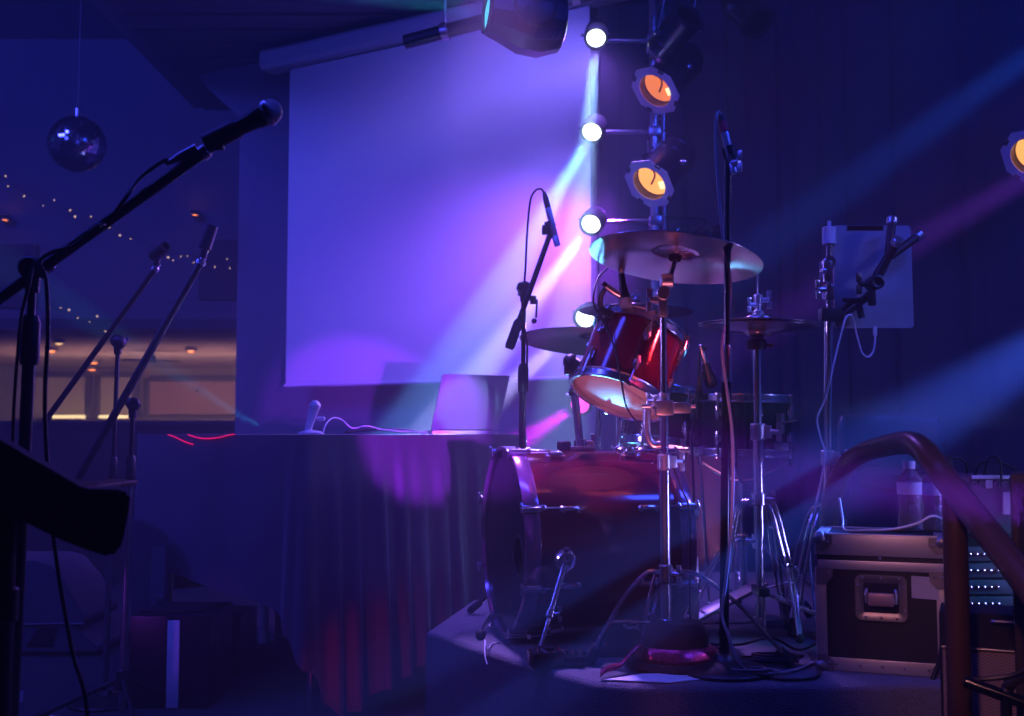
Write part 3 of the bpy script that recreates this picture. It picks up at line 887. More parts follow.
for sx_ in (-0.045, 0.045): MB().cyl(V((HB.x, HB.y + sx_, RZ + 0.02)), V((HB.x, HB.y + sx_, RZ + 0.15)), 0.006).build('frame_rod', MT['chrome'], t)
R = M.Rotation(math.radians(20), 3, 'X')
Rz = M.Rotation(math.radians(-82), 3, 'Z')
mb = MB().box(V((HB.x + 0.15, HB.y + 0.01, RZ + 0.075)), (0.085, 0.25, 0.012), Rz @ M.Rotation(math.radians(-22), 3, 'X'), bev=0.004)
for k in range(6):
    mb.box(V((HB.x + 0.15, HB.y + 0.01, RZ + 0.075)) + Rz @ M.Rotation(math.radians(-22), 3, 'X') @ V((0, -0.1 + k * 0.04, 0.008)), (0.06, 0.006, 0.006), Rz @ M.Rotation(math.radians(-22), 3, 'X'), bev=0.002)
mb.build('footboard', MT['steel'], t)
MB().box(V((HB.x + 0.29, HB.y + 0.03, RZ + 0.012)), (0.085, 0.07, 0.02), Rz, bev=0.005).build('heel_plate', MT['steel'], t)

# ---- snare stand
t = thing('snare_stand', 'low chrome stand cradling the dark snare drum', 'snare stand', V((sb_.x, sb_.y, RZ)))
pole_segments(t, sb_.x, sb_.y, [(RZ + 0.06, sb_.z - 0.10, 0.013)], MT['chrome'])
tripod(t, sb_.x, sb_.y, RZ, RZ + 0.25, [(sb_.x - 0.2, sb_.y - 0.1), (sb_.x + 0.2, sb_.y - 0.12), (sb_.x + 0.02, sb_.y + 0.2)], MT['chrome'])
for k in range(3):
    an = -1.9 + k * 2.1
    u = V((math.cos(an), math.sin(an), 0))
    a0 = sb_ + V((0, 0, -0.10)); a1 = sb_ + u * 0.18 + V((0, 0, -0.035)); a2 = sb_ + u * 0.193 + V((0, 0, 0.02))
    l = MB().tube([a0, a0 + u * 0.05 + V((0, 0, 0.005)), a1, a2], 0.0065, 10).build('basket_arm', MT['chrome'], t)
    MB().cyl(a1 + V((0, 0, -0.012)) , a2, 0.010, n=14, bev=0.003).build('rubber_tip', MT['rubber'], l)

# ---- kick pedal behind the bass drum
kp = drum_back - BA * 0.03 + bx * 0.02
t = thing('kick_pedal', 'bass drum pedal clamped to the rear hoop of the bass drum', 'drum pedal', V((kp.x, kp.y, RZ)))
k0 = V((kp.x, kp.y, RZ))
mb = MB()
for sg in (-1, 1): mb.box(k0 + bx * sg * 0.06 - BA * 0.05 + V((0, 0, 0.12)), (0.025, 0.014, 0.23), frame3((0, 0, 1), BA), bev=0.004)
mb.cyl(k0 + bx * -0.07 - BA * 0.05 + V((0, 0, 0.23)), k0 + bx * 0.07 - BA * 0.05 + V((0, 0, 0.23)), 0.008)
mb.build('pedal_frame', MT['steel'], t)
mb = MB().tube([k0 - BA * 0.05 + V((0, 0, 0.23)), k0 - BA * 0.08 + V((0, 0, 0.36))], 0.005, 8, smooth=False)
mb.build('beater_rod', MT['chrome'], t)
MB().lathe(k0 - BA * 0.065 + V((0, 0, 0.37)), BA, [(0, -0.02), (0.024, -0.02), (0.026, 0.0), (0.022, 0.018), (0, 0.02)], 18).build('beater', MT['white_plastic'], t)
Rk = frame3((0, 0, 1), BA)
mb = MB().box(k0 - BA * 0.19 + V((0, 0, 0.085)), (0.27, 0.085, 0.012), Rk @ M.Rotation(math.radians(-24), 3, 'Y').inverted(), bev=0.004)
mb.build('footboard', MT['steel'], t)
MB().box(k0 - BA * 0.335 + V((0, 0, 0.014)), (0.07, 0.09, 0.022), Rk, bev=0.004).build('heel_plate', MT['steel'], t)

# ---- drummer's throne: round-cornered backrest seen above the rail
tc_ = XY(886, 4.35, RZ)
t = thing('drum_throne', 'teal-lit curved backrest of the seat behind the bent handrail', 'seat', tc_)
zb = P(886, 413, 4.35).z
mb = MB()
rows = []
for i in range(9):
    v = i / 8
    row = []
    for j in range(25):
        u = -1 + 2 * j / 24
        x = tc_.x + 0.20 * u
        y = tc_.y + 0.10 * (1 - u * u) - 0.05
        edge = 0.012 * u * u + (0.03 if abs(u) > 0.95 else 0)
        z = zb - edge - v * 0.22
        row.append(V((x, y - 0.02 * math.sin(v * PI), z)))
    rows.append(row)
mb.grid(rows)
mb.build('backrest', mat('seat_vinyl', (0.05, 0.055, 0.065), 0.3, bump=0.05), t, solid=0.035)
mb = MB().lathe(V((tc_.x, tc_.y - 0.22, RZ + 0.40)), (0, 0, 1), [(0, 0), (0.15, 0), (0.17, 0.02), (0.17, 0.07), (0.15, 0.09), (0, 0.095)], 32)
mb.build('seat', MT['black_matt'], t)
MB().tube([V((tc_.x, tc_.y - 0.1, RZ + 0.42)), V((tc_.x, tc_.y + 0.03, RZ + 0.44)), V((tc_.x, tc_.y + 0.065, zb - 0.12))], 0.012, 10).build('back_post', MT['chrome'], t)
tripod(t, tc_.x, tc_.y - 0.22, RZ, RZ + 0.22, [(tc_.x - 0.22, tc_.y - 0.32), (tc_.x + 0.22, tc_.y - 0.32), (tc_.x, tc_.y + 0.03)], MT['chrome'])
pole_segments(t, tc_.x, tc_.y - 0.22, [(RZ + 0.05, RZ + 0.40, 0.014)], MT['chrome'])
# ================================================================== table, laptop, microphones on the left
A_ = P(303, 433, 3.87); B_ = P(135, 433, 4.90)
A2 = V((A_.x, A_.y, 0)); B2 = V((B_.x, B_.y, 0))
du = (B2 - A2); Lab = du.length; du.normalize()
dv = V((-du.y, du.x, 0))
if dv.x < 0: dv = -dv
Lac = 1.10
TZ = 1.590
C2 = A2 + dv * Lac
D2 = C2 + du * Lab
mid_t = (A2 + D2) / 2
t = thing('display_table', 'long table hidden under the dark cloth, left of the drums', 'table', V((mid_t.x, mid_t.y, ST)))
m_board = mat('table_board', (0.25, 0.18, 0.12), 0.5, stretch=(1, 10, 1))
ins = 0.012
MB().prism([A2 + (du + dv) * ins + V((0, 0, TZ - 0.03)), A2 + du * (Lab - ins) + dv * ins + V((0, 0, TZ - 0.03)), A2 + du * (Lab - ins) + dv * (Lac - ins) + V((0, 0, TZ - 0.03)), A2 + du * ins + dv * (Lac - ins) + V((0, 0, TZ - 0.03))], (0, 0, 0.027)).build('tabletop', m_board, t)
for a in (0.12, Lab - 0.12):
    for b in (0.12, Lac - 0.12):
        p = A2 + du * a + dv * b
        MB().cyl(V((p.x, p.y, ST)), V((p.x, p.y, TZ - 0.03)), 0.018, n=16).build('leg', MT['steel'], t)
# cloth
peri = []
rc = 0.05
corn = [(B2, du, A2), (A2, None, C2)]
def seg(p, q, n_, tfun):
    L = (q - p).length; k = max(2, int(L / 0.010))
    for i in range(k): peri.append((p.lerp(q, i / k), n_, None))
def addside(p, q, nrm, t0, t1):
    L = (q - p).length; k = int(L / 0.009)
    for i in range(k + 1):
        s = i / k
        peri.append((p.lerp(q, s), nrm, t0 + (t1 - t0) * s))
def addcorner(c, n0, n1, t0, t1, k=10):
    for i in range(1, k):
        q = i / k
        n_ = (n0 * math.cos(q * PI / 2) + n1 * math.sin(q * PI / 2)).normalized()
        peri.append((c + n_ * rc, n_, t0 + (t1 - t0) * q))
# side AB faces -dv ; side AC faces -du ; CD faces dv ; DB faces du
addside(B2 - du * rc, A2 + du * rc, -dv, -(Lab), -0.05)
addcorner(A2 + du * rc + dv * rc, -dv, -du, -0.05, 0.05)
addside(A2 + dv * rc, C2 - dv * rc, -du, 0.05, Lac)
addcorner(C2 + du * rc - dv * rc, -du, dv, Lac, Lac + 0.1)
addside(C2 + du * rc, D2 - du * rc, dv, Lac + 0.1, Lac + Lab)
addcorner(D2 - du * rc - dv * rc, dv, du, Lac + Lab, Lac + Lab + 0.1)
addside(D2 - dv * rc, B2 + dv * rc, du, Lac + Lab + 0.1, 2 * Lac + Lab)
addcorner(B2 - du * rc + dv * rc, du, -dv, 2 * Lac + Lab, 2 * Lac + Lab + 0.1)
def drop(tt):
    ks = [(-Lab - 0.2, 0.55), (-1.25, 0.56), (-0.30, 0.60), (-0.16, 0.62), (-0.09, 0.645), (-0.04, 0.69), (0.02, 0.80), (0.08, 0.93), (0.13, 0.98), (0.19, 0.965), (0.35, 0.90), (0.55, 0.84), (1.1, 0.72), (9, 0.6)]
    for (a, x), (b, y) in zip(ks[:-1], ks[1:]):
        if a <= tt <= b:
            q = (tt - a) / (b - a); q = q * q * (3 - 2 * q)
            return x + (y - x) * q
    return 0.6
rows = []
NR = 34
rnd = random.Random(12)
fr = [(rnd.uniform(0.02, 0.04), rnd.uniform(0, 6.28)) for _ in range(4)]
def fold(tt, v):
    if tt < -0.12 or tt > Lac + 0.05:
        return 0.004 * math.sin(tt * 9 + 1) * v
    w = min(1, (tt + 0.12) / 0.12)
    a = 0.0
    a += 0.5 * math.sin(tt * 62 + 0.8 * math.sin(tt * 11) + 0.25 * v)
    a += 0.32 * math.sin(tt * 37 + 2.0 - 0.3 * v)
    a += 0.18 * math.sin(tt * 101 + 1.3 * math.sin(tt * 17))
    return w * (0.055 * v ** 0.7) * (a * 0.7 + 0.55)
for k in range(NR + 1):
    v = k / NR
    row = []
    for p, n_, tt in peri:
        dr = drop(tt)
        lead = min(1.0, v * 6)
        off = fold(tt, v) * lead + 0.004 + 0.030 * v * (0.3 + 0.7 * min(1, max(0, (tt + 0.12) / 0.14)) if tt < Lac else 0.3)
        z = TZ + 0.004 - dr * v - (0.006 * min(1, v * 30))
        row.append(V((p.x, p.y, z)) + n_ * off)
    row.append(row[0])
    rows.append(row)
mb = MB().grid(rows)
top = [rows[0][i] for i in range(len(rows[0]) - 1)]
mb.add(top, [tuple(range(len(top)))])
def cloth_mat():
    m, nt, b = new_mat('dark_table_satin')
    N, L = nt.nodes, nt.links
    tc = N.new('ShaderNodeTexCoord'); n = N.new('ShaderNodeTexNoise'); n.inputs['Scale'].default_value = 350
    L.new(tc.outputs['Object'], n.inputs['Vector'])
    mx = N.new('ShaderNodeMix'); mx.data_type = 'RGBA'
    mx.inputs['A'].default_value = (0.085, 0.050, 0.075, 1); mx.inputs['B'].default_value = (0.125, 0.075, 0.105, 1)
    L.new(n.outputs['Fac'], mx.inputs['Factor']); L.new(mx.outputs['Result'], b.inputs['Base Color'])
    b.inputs['Roughness'].default_value = 0.55; b.inputs['Sheen Weight'].default_value = 0.3
    return m
mb.build('tablecloth', cloth_mat(), label='dark satin cloth draped over the table, one corner hanging to the stage', cat='tablecloth', ang=80)
CT = TZ + 0.006                                            # cloth top

# red reflection at the cloth's far end, built as thin glowing tubes
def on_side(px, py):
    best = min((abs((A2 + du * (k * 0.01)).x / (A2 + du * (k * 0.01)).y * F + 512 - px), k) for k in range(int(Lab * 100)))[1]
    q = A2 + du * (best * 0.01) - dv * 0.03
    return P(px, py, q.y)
rc_ = thing('red_reflection', 'red reflection in two arcs on the cloth edge, built as thin glowing tubes', 'reflection', on_side(200, 440))
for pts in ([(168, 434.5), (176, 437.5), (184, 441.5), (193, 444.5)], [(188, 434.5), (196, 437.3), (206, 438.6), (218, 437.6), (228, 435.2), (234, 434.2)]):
    MB().tube([on_side(*p) for p in pts], 0.0022, 6).build('reflection_arc', emitter('red_reflection_glow', (1.0, 0.01, 0.16), 0.9), rc_)

# ---- laptop
l0, l1 = XY(431, 4.50, CT + 0.016), XY(498, 4.60, CT + 0.016)
lu = (l1 - l0); lw = lu.length; lu.normalize()
lup = V((0.050, -0.055, 0.226)); lh = lup.length; lupn = lup.normalized()
lnorm = lu.cross(lupn).normalized()
if lnorm.y > 0: lnorm = -lnorm
lt = thing('laptop', 'open silver laptop on the dark cloth, its lid turned to the viewer', 'laptop', (l0 + l1) / 2 + V((0, 0, -0.016)))
def rrect(o, u, v, w, h, r, k=5):
    pts = []
    for cx, cy, a0 in ((w - r, h - r, 0), (r, h - r, 90), (r, r, 180), (w - r, r, 270)):
        for i in range(k + 1):
            a = math.radians(a0 + 90 * i / k)
            pts.append(o + u * (cx + r * math.cos(a)) + v * (cy + r * math.sin(a)))
    return pts
MB().prism(rrect(l0, lu, lupn, lw, lh, 0.010), -lnorm * 0.006).build('lid', MT['silver'], lt)
MB().prism(rrect(l0 - lnorm * 0.0065 + lu * 0.006 + lupn * 0.012, lu, lupn, lw - 0.012, lh - 0.02, 0.006), -lnorm * 0.0008).build('screen', emitter('laptop_screen', (0.4, 0.5, 1.0), 0.6), lt)
back = V((lu.y, -lu.x, 0)); back = -back if back.y < 0 else back
MB().prism(rrect(l0 + V((0, 0, -0.016)) - back * 0.010, lu, back, lw, 0.225, 0.010), (0, 0, 0.014)).build('base', MT['silver'], lt)
mb = MB()
for i in range(14):
    for j in range(5): mb.box(l0 + lu * (0.022 + i * (lw - 0.044) / 13) + back * (0.035 + j * 0.019) + V((0, 0, -0.0012)), (0.014, 0.014, 0.002), frame3((0, 0, 1), lu), bev=0.0006)
mb.build('keyboard', MT['plastic'], lt)
mb = MB().cyl(l0 + lu * 0.03 + V((0, 0, -0.002)), l1 - lu * 0.03 + V((0, 0, -0.002)), 0.005, n=12)
mb.build('hinge', MT['plastic'], lt)

# ---- microphones
def vocal_mic(name, label, tip, d, parent=None, ball=0.0255, length=0.165, body=None, cat='microphone', grille=None):
    """handheld microphone: tip = far point of the ball, d = direction from ball to tail"""
    d = V(d).normalized(); tip = V(tip)
    t = thing(name, label, cat, tip + d * length) if parent is None else parent
    c = tip + d * ball
    MB().ball(c, ball, axis=d, n=28).build('grille', grille or MT['mesh_grille'], t)
    MB().lathe(c, d, [(ball * 0.99, -0.003), (ball * 1.04, 0.0), (ball * 1.04, 0.005), (ball * 0.99, 0.008)], 28).build('grille_band', MT['steel'], t)
    MB().lathe(c, d, [(0, ball * 0.4), (ball * 0.86, ball * 0.45), (ball * 0.83, ball * 1.1), (0.0195, ball * 1.25), (0.0175, 0.06), (0.0125, length - ball - 0.004), (0.011, length - ball), (0, length - ball)], 28).build('body', body or MT['black_metal'], t)
    return t, c

def xlr(mb, p, d):
    d = V(d).normalized()
    mb.lathe(p, d, [(0, 0), (0.0095, 0), (0.0095, 0.040), (0.008, 0.046), (0.005, 0.066), (0.0035, 0.07), (0, 0.07)], 16)
    return mb

def pencil_mic(label, tail, head, r=0.0105, band=None, body=None):
    """slim condenser microphone from tail (connector) to head"""
    tail, head = V(tail), V(head); d = (head - tail).normalized(); L = (head - tail).length
    t = thing('pencil_microphone', label, 'microphone', (tail + head) / 2)
    MB().lathe(tail, d, [(0, L * 0.30), (r * 0.95, L * 0.30), (r, L * 0.32), (r, L * 0.80), (r * 0.9, L * 0.81), (r * 0.9, L * 0.83), (r, L * 0.84), (r, L * 0.99), (r * 0.8, L), (0, L)], 20).build('body', body or MT['silver'], t)
    MB().lathe(tail, d, [(0, 0), (r * 0.5, 0), (r * 0.85, L * 0.10), (r * 0.95, L * 0.12), (r * 0.95, L * 0.3), (0, L * 0.3)], 18).build('connector', MT['black_metal'], t)
    if band: MB().lathe(tail, d, [(r * 0.9, L * 0.12), (r * 1.15, L * 0.12), (r * 1.15, L * 0.29), (r * 0.9, L * 0.29), (r * 0.9, L * 0.12)], 20).build('colour_band', band, t)
    return t

def cable(name, label, pts, r, m=None, group=None):
    return MB().tube(pts, r, 8, k=8).build(name, m or MT['cable'], label=label, cat='cable', group=group, ang=60)

def mic_clip(mb, p, d, up, s=1.0):
    """half open sleeve along d plus its swivel below"""
    d = V(d).normalized()
    x, y, a = basis(d, up)
    ri, ro, L = 0.014 * s, 0.0185 * s, 0.07 * s
    rows = []
    for r in (ro, ri):
        pass
    n = 22
    vs, fs = [], []
    for k, h in enumerate((-L / 2, L / 2)):
        for i in range(n + 1):
            an = math.radians(35) + math.radians(290) * i / n
            rr_o = ro * (1.0 if k else 1.12); rr_i = ri * (1.0 if k else 1.12)
            e = x * math.cos(an) + y * math.sin(an)
            vs.append(V(p) + a * h + e * rr_o); vs.append(V(p) + a * h + e * rr_i)
    N2 = 2 * (n + 1)
    for i in range(n):
        o = 2 * i
        fs += [(o, o + 2, N2 + o + 2, N2 + o), (o + 1, N2 + o + 1, N2 + o + 3, o + 3), (o, o + 1, o + 3, o + 2), (N2 + o, N2 + o + 2, N2 + o + 3, N2 + o + 1)]
    fs += [(0, N2, N2 + 1, 1), (2 * n, 2 * n + 1, N2 + 2 * n + 1, N2 + 2 * n)]
    mb.add(vs, fs)
    return mb

def round_base(t, x, y, z0, R, m):
    MB().lathe(V((x, y, z0)), (0, 0, 1), [(0, 0), (R, 0), (R, 0.008), (R * 0.92, 0.018), (R * 0.4, 0.028), (0.03, 0.036), (0.022, 0.05), (0, 0.05)], 48).build('base', m, t)

def tube_leg_tripod(t, x, y, z0, zh, R, a0, m):
    MB().cyl(V((x, y, zh - 0.03)), V((x, y, zh + 0.04)), 0.026, 0.02, n=20, bev=0.005).build('leg_collar', MT['plastic'], t)
    for k in range(3):
        an = a0 + k * 2 * PI / 3
        u = V((math.cos(an), math.sin(an), 0))
        f = V((x, y, z0 + 0.012)) + u * R
        l = MB().tube([V((x, y, zh)) + u * 0.018, f], 0.0085, 12, smooth=False).build('leg', m, t)
        d = (f - V((x, y, zh))).normalized()
        MB().lathe(f - d * 0.05, d, [(0, 0), (0.011, 0), (0.0125, 0.01), (0.0125, 0.05), (0.008, 0.056), (0, 0.056)], 14).build('rubber_foot', MT['rubber'], l)

def boom_stand(label, base, pivot, tip, tail, r=0.0095, m=None, foot='tripod', clutch=None, counter=False, a0=0.4, R=0.28, boom_r=None, lower_r=0.0125, basem=None, lowm=None):
    m = m or MT['black_metal']
    base, pivot, tip, tail = V(base), V(pivot), V(tip), V(tail)
    t = thing('microphone_stand', label, 'microphone stand', base)
    z0 = base.z
    ptop = pivot - V((0, 0, 0.03))
    low = V((base.x, base.y, z0 + 0.03))
    zc2 = clutch if clutch is not None else z0 + (pivot.z - z0) * 0.55
    q = (zc2 - low.z) / (ptop.z - low.z)
    cpt = low.lerp(ptop, q)
    MB().cyl(low, cpt, lower_r, n=18).build('lower_tube', lowm or m, t)
    MB().cyl(cpt, ptop, r * 0.85, n=16).build('upper_tube', m, t)
    MB().lathe(cpt - V((0, 0, 0.05)), ptop - low, [(0, 0), (lower_r * 1.35, 0), (lower_r * 1.5, 0.01), (lower_r * 1.5, 0.085), (lower_r * 1.1, 0.1), (0, 0.1)], 20).build('clutch', MT['plastic'], t)
    bd = (tip - tail).normalized()
    nrm = bd.cross(V((0, 0, 1))).normalized()
    mb = MB().cyl(pivot - nrm * 0.024, pivot + nrm * 0.024, 0.023, n=24, bev=0.005)
    mb.cyl(ptop - V((0, 0, 0.02)), pivot, 0.0135, 0.016, n=18)
    mb.box(pivot, (0.028, 0.05, 0.034), frame3(nrm, bd), bev=0.006)
    s = mb.build('swivel', MT['plastic'], t)
    mb = MB().cyl(pivot - nrm * 0.02, pivot - nrm * 0.055, 0.007, n=12)
    mb.box(pivot - nrm * 0.058, (0.046, 0.013, 0.010), frame3(nrm, bd), bev=0.004)
    mb.build('clamp_knob', MT['steel'], s)
    br = boom_r or r * 0.85
    MB().cyl(tail, tip, br, n=16).build('boom', m, t)
    MB().lathe(tip - bd * 0.012, bd, [(0, 0), (br * 1.35, 0), (br * 1.35, 0.014), (br * 0.8, 0.02), (br * 0.8, 0.034), (0, 0.034)], 16).build('thread_end', MT['steel'], t)
    if counter: MB().lathe(tail, bd, [(0, -0.01), (0.014, -0.01), (0.0175, 0.0), (0.0175, 0.09), (0.012, 0.10), (0, 0.10)], 20).build('counterweight', MT['rubber'], t)
    else: MB().lathe(tail, bd, [(0, -0.005), (br * 1.3, -0.005), (br * 1.3, 0.02), (0, 0.02)], 14).build('end_cap', MT['rubber'], t)
    if foot == 'tripod': tube_leg_tripod(t, base.x, base.y, z0, z0 + 0.14, R, a0, m)
    else: round_base(t, base.x, base.y, z0, R, basem or m)
    return t

# nearest boom stand, far left
N1 = 2.2
b1 = XY(17, N1, ST)
s1 = boom_stand('nearest black boom stand at the far left, its long boom rising to the right', b1, P(33, 268, N1), P(206, 151, N1), P(-70, 348, N1), boom_r=0.0115, clutch=P(25, 340, N1).z, R=0.34, a0=1.0)
mdir = P(192, 150, N1) - P(281, 104, N1)
mt, mc = vocal_mic('vocal_microphone', 'black vocal microphone with round grille on the nearest boom stand', P(281, 106, N1), mdir, ball=0.0265)
mb = MB(); cp = P(222, 136, N1); mic_clip(mb, cp, -mdir, (0.2, 0, 1), 1.05)
mb.tube([P(206, 151, N1) + V((0, 0, 0.0)), P(211, 146, N1), cp + V((0.004, 0, -0.018))], 0.011, 12)
mb.build('mic_clip', MT['plastic'], s1)
mb = MB(); xp = P(197, 148, N1); xlr(mb, xp, mdir); mb.build('connector', MT['steel'], mt)
tl = xp + mdir.normalized() * 0.07
cable('microphone_cable', 'black cable of the nearest vocal microphone, wound on its boom and hanging down', [tl, P(165, 160, N1), P(140, 178, N1), P(124, 200, N1 - 0.03), P(108, 222, N1 + 0.0), P(98, 226, N1 - 0.035), P(75, 245, N1 - 0.03), P(52, 252, N1 - 0.04), P(40, 262, N1 - 0.05), P(46, 280, N1 - 0.05), P(48, 330, N1 - 0.05), P(45, 390, N1 - 0.05), P(46, 440, N1 - 0.05), P(50, 500, N1 - 0.05), P(58, 570, N1 - 0.05), P(72, 650, N1 - 0.05), P(88, 730, N1 - 0.05), V((P(100, 433, N1).x, N1 - 0.05, ST + 0.02)), V((P(60, 433, N1).x, N1 - 0.2, ST + 0.006)), V((P(-60, 433, N1).x, N1 - 0.25, ST + 0.006))], 0.0042)
cable('microphone_cable', 'thin black cable looped beside the tube of the nearest boom stand', [P(34, 262, N1 - 0.03), P(29, 285, N1 - 0.045), P(21, 320, N1 - 0.045), P(15, 390, N1 - 0.045), P(13, 440, N1 - 0.045), P(11, 560, N1 - 0.045), P(11, 720, N1 - 0.045), V((P(8, 433, N1).x, N1 - 0.06, ST + 0.03)), V((P(-40, 433, N1).x, N1 - 0.12, ST + 0.006))], 0.0035)

# middle boom stand, empty clip
N2_ = 3.9
b2_ = XY(128, N2_, ST)
s2 = boom_stand('black boom stand with empty clip, thick boom leaning right, behind the music stand', b2_, P(133, 404, N2_), P(201, 262, N2_), P(75, 484, N2_ - 0.15), boom_r=0.0135, clutch=P(131, 470, N2_).z, lower_r=0.0115, a0=1.05, R=0.30, lowm=MT['steel'])
mb = MB(); cp = P(208, 237, N2_); mic_clip(mb, cp, P(212, 226, N2_) - P(205, 246, N2_), (-1, -0.3, 0), 1.25)
mb.cyl(P(203, 258, N2_), P(205, 250, N2_), 0.012, n=14, bev=0.003)
mb.build('mic_clip', MT['plastic'], s2)
# rear boom stand with round base, empty clip
N3 = 4.15
b3 = XY(111, N3, ST)
s3 = boom_stand('rear slim boom stand with empty oval clip, on a cone-shaped foot', b3, P(118, 341, N3), P(156, 268, N3), P(46, 420, N3 + 0.05), boom_r=0.011, clutch=P(115, 470, N3).z, lower_r=0.0105, foot='round', R=0.13, lowm=MT['steel'])
mb = MB(); cp = P(160, 251, N3); mic_clip(mb, cp, P(166, 246, N3 - 0.05) - P(154, 256, N3), (-0.6, -0.3, 0.7), 1.2)
mb.cyl(P(156, 266, N3), P(158, 258, N3), 0.012, n=14, bev=0.003)
mb.build('mic_clip', MT['plastic'], s3)
MB().ball(P(119, 342, N3 - 0.03), 0.027, n=22).build('swivel_cap', MT['plastic'], s3)

# dark music stand at the left edge
MD = 1.75
t = thing('music_stand', 'black music stand desk in silhouette at the left edge, in front of the mic stands', 'music stand', XY(8, MD + 0.15, ST))
poly = [(-75, 398), (0, 440), (84, 489), (122, 490), (130, 494), (130, 503), (124, 538), (119, 551), (110, 557), (98, 554), (60, 540), (0, 510), (-75, 470)]
mb = MB()
pts = [P(x, y, MD) for x, y in poly]
bm = bmesh.new()
vs = [bm.verts.new(p) for p in pts]
f = bm.faces.new(vs)
r_ = bmesh.ops.extrude_face_region(bm, geom=[f])
for v in [g for g in r_['geom'] if isinstance(g, bmesh.types.BMVert)]: v.co += V((-0.125, 0.30, 0.0))
bmesh.ops.bevel(bm, geom=list(bm.edges), offset=0.005, segments=2, affect='EDGES')
bm.verts.index_update()
mb.add([v.co.copy() for v in bm.verts], [[v.index for v in q.verts] for q in bm.faces]); bm.free()
mb.build('desk', MT['black_matt'], t)
MB().box(P(106, 492, MD) + V((-0.075, 0.15, 0.004)), (0.055, 0.28, 0.008), M.Rotation(math.radians(3), 3, 'Y'), bev=0.003).build('lip', mat('lit_brown_lip', (0.18, 0.07, 0.03), 0.5, bump=0.2), t)  # brown puts the lit look of the top edge into the lip's colour
xb = XY(6, MD + 0.15, ST)
MB().cyl(V((xb.x, xb.y, ST + 0.04)), V((xb.x, xb.y, P(6, 500, MD).z)), 0.022, n=20).build('shaft', MT['black_metal'], t)
MB().cyl(V((xb.x, xb.y, P(6, 620, MD).z - 0.03)), V((xb.x, xb.y, P(6, 620, MD).z + 0.03)), 0.029, n=20, bev=0.004).build('height_collar', MT['plastic'], t)
tube_leg_tripod(t, xb.x, xb.y, ST, ST + 0.16, 0.30, 0.2, MT['black_metal'])

# small microphone on the cloth
p0 = XY(311, 4.25, CT)
t = thing('desk_microphone', 'small pale microphone on a desk foot, on the dark cloth left of the laptop', 'microphone', p0)
MB().lathe(p0, (0, 0, 1), [(0, 0), (0.05, 0), (0.05, 0.006), (0.03, 0.012), (0.008, 0.016), (0, 0.016)], 28).build('base', MT['white_plastic'], t)
h0, h1 = P(316, 402, 4.25), P(309, 427, 4.25)
MB().ball(h0 + (h1 - h0).normalized() * 0.016, 0.0225, axis=h1 - h0, n=22).build('grille', mat('pale_mesh', (0.7, 0.7, 0.72), 0.5, 0.3, bump=0.4, bscale=500), t)
MB().lathe(h0, h1 - h0, [(0, 0.028), (0.02, 0.03), (0.017, 0.05), (0.012, 0.125), (0, 0.125)], 20).build('body', MT['white_plastic'], t)
mb = MB().cyl(P(318, 419, 4.25), P(325, 419, 4.25), 0.009, n=14, bev=0.003)
mb.cyl(P(313, 417, 4.25), P(319, 419, 4.25), 0.006)
mb.build('knob', MT['white_plastic'], t)
cable('table_cable', 'pale cable looping from the desk microphone towards the laptop', [XY(323, 4.22, CT + 0.006), P(326, 424, 4.25), P(333, 418, 4.3), P(342, 420, 4.35), XY(352, 4.38, CT + 0.024), XY(366, 4.40, CT + 0.032), XY(380, 4.45, CT + 0.02), XY(400, 4.5, CT + 0.012), XY(428, 4.52, CT + 0.006)], 0.003, MT['white_plastic'])
cable('table_cable', 'dark cable lying on the cloth beside the laptop', [XY(345, 4.40, CT + 0.006), XY(370, 4.45, CT + 0.016), XY(395, 4.5, CT + 0.020), XY(420, 4.62, CT + 0.008), XY(428, 4.75, CT + 0.006)], 0.0045)

# ---- floor equipment behind the stands
def poly_box(mb, poly, d, depth, dx=0.0):
    pts = [P(x, y, d) for x, y in poly]
    bm = bmesh.new(); f = bm.faces.new([bm.verts.new(p) for p in pts])
    r = bmesh.ops.extrude_face_region(bm, geom=[f])
    for v in [g for g in r['geom'] if isinstance(g, bmesh.types.BMVert)]: v.co += V((dx, depth, 0))
    bmesh.ops.bevel(bm, geom=list(bm.edges), offset=0.006, segments=2, affect='EDGES')
    bm.verts.index_update()
    mb.add([v.co.copy() for v in bm.verts], [[v.index for v in q.verts] for q in bm.faces]); bm.free()
    return mb
t = thing('stage_monitor', 'wedge-shaped stage monitor lying on the floor at the far left, purple-lit', 'loudspeaker', XY(40, 5.1, ST))
m_cab = mat('painted_cabinet', (0.09, 0.085, 0.10), 0.55, bump=0.15, bscale=300)
poly_box(MB(), [(-40, 561), (36, 561), (50, 566), (66, 585), (85, 618), (84, 624), (74, 627), (98, 648), (98, 652.5), (-40, 652.5)], 5.0, 0.42).build('cabinet', m_cab, t)
MB().prism([P(26, 646, 4.995), P(52, 646, 4.995), P(58, 628, 4.995), P(38, 628, 4.995)], (0, 0.01, 0)).build('handle_recess', MT['black_gloss'], t)
mb = MB().tube([P(-30, 625, 4.995), P(84, 623.5, 4.995)], 0.004, 8, smooth=False); mb.build('corner_trim', MT['steel'], t)
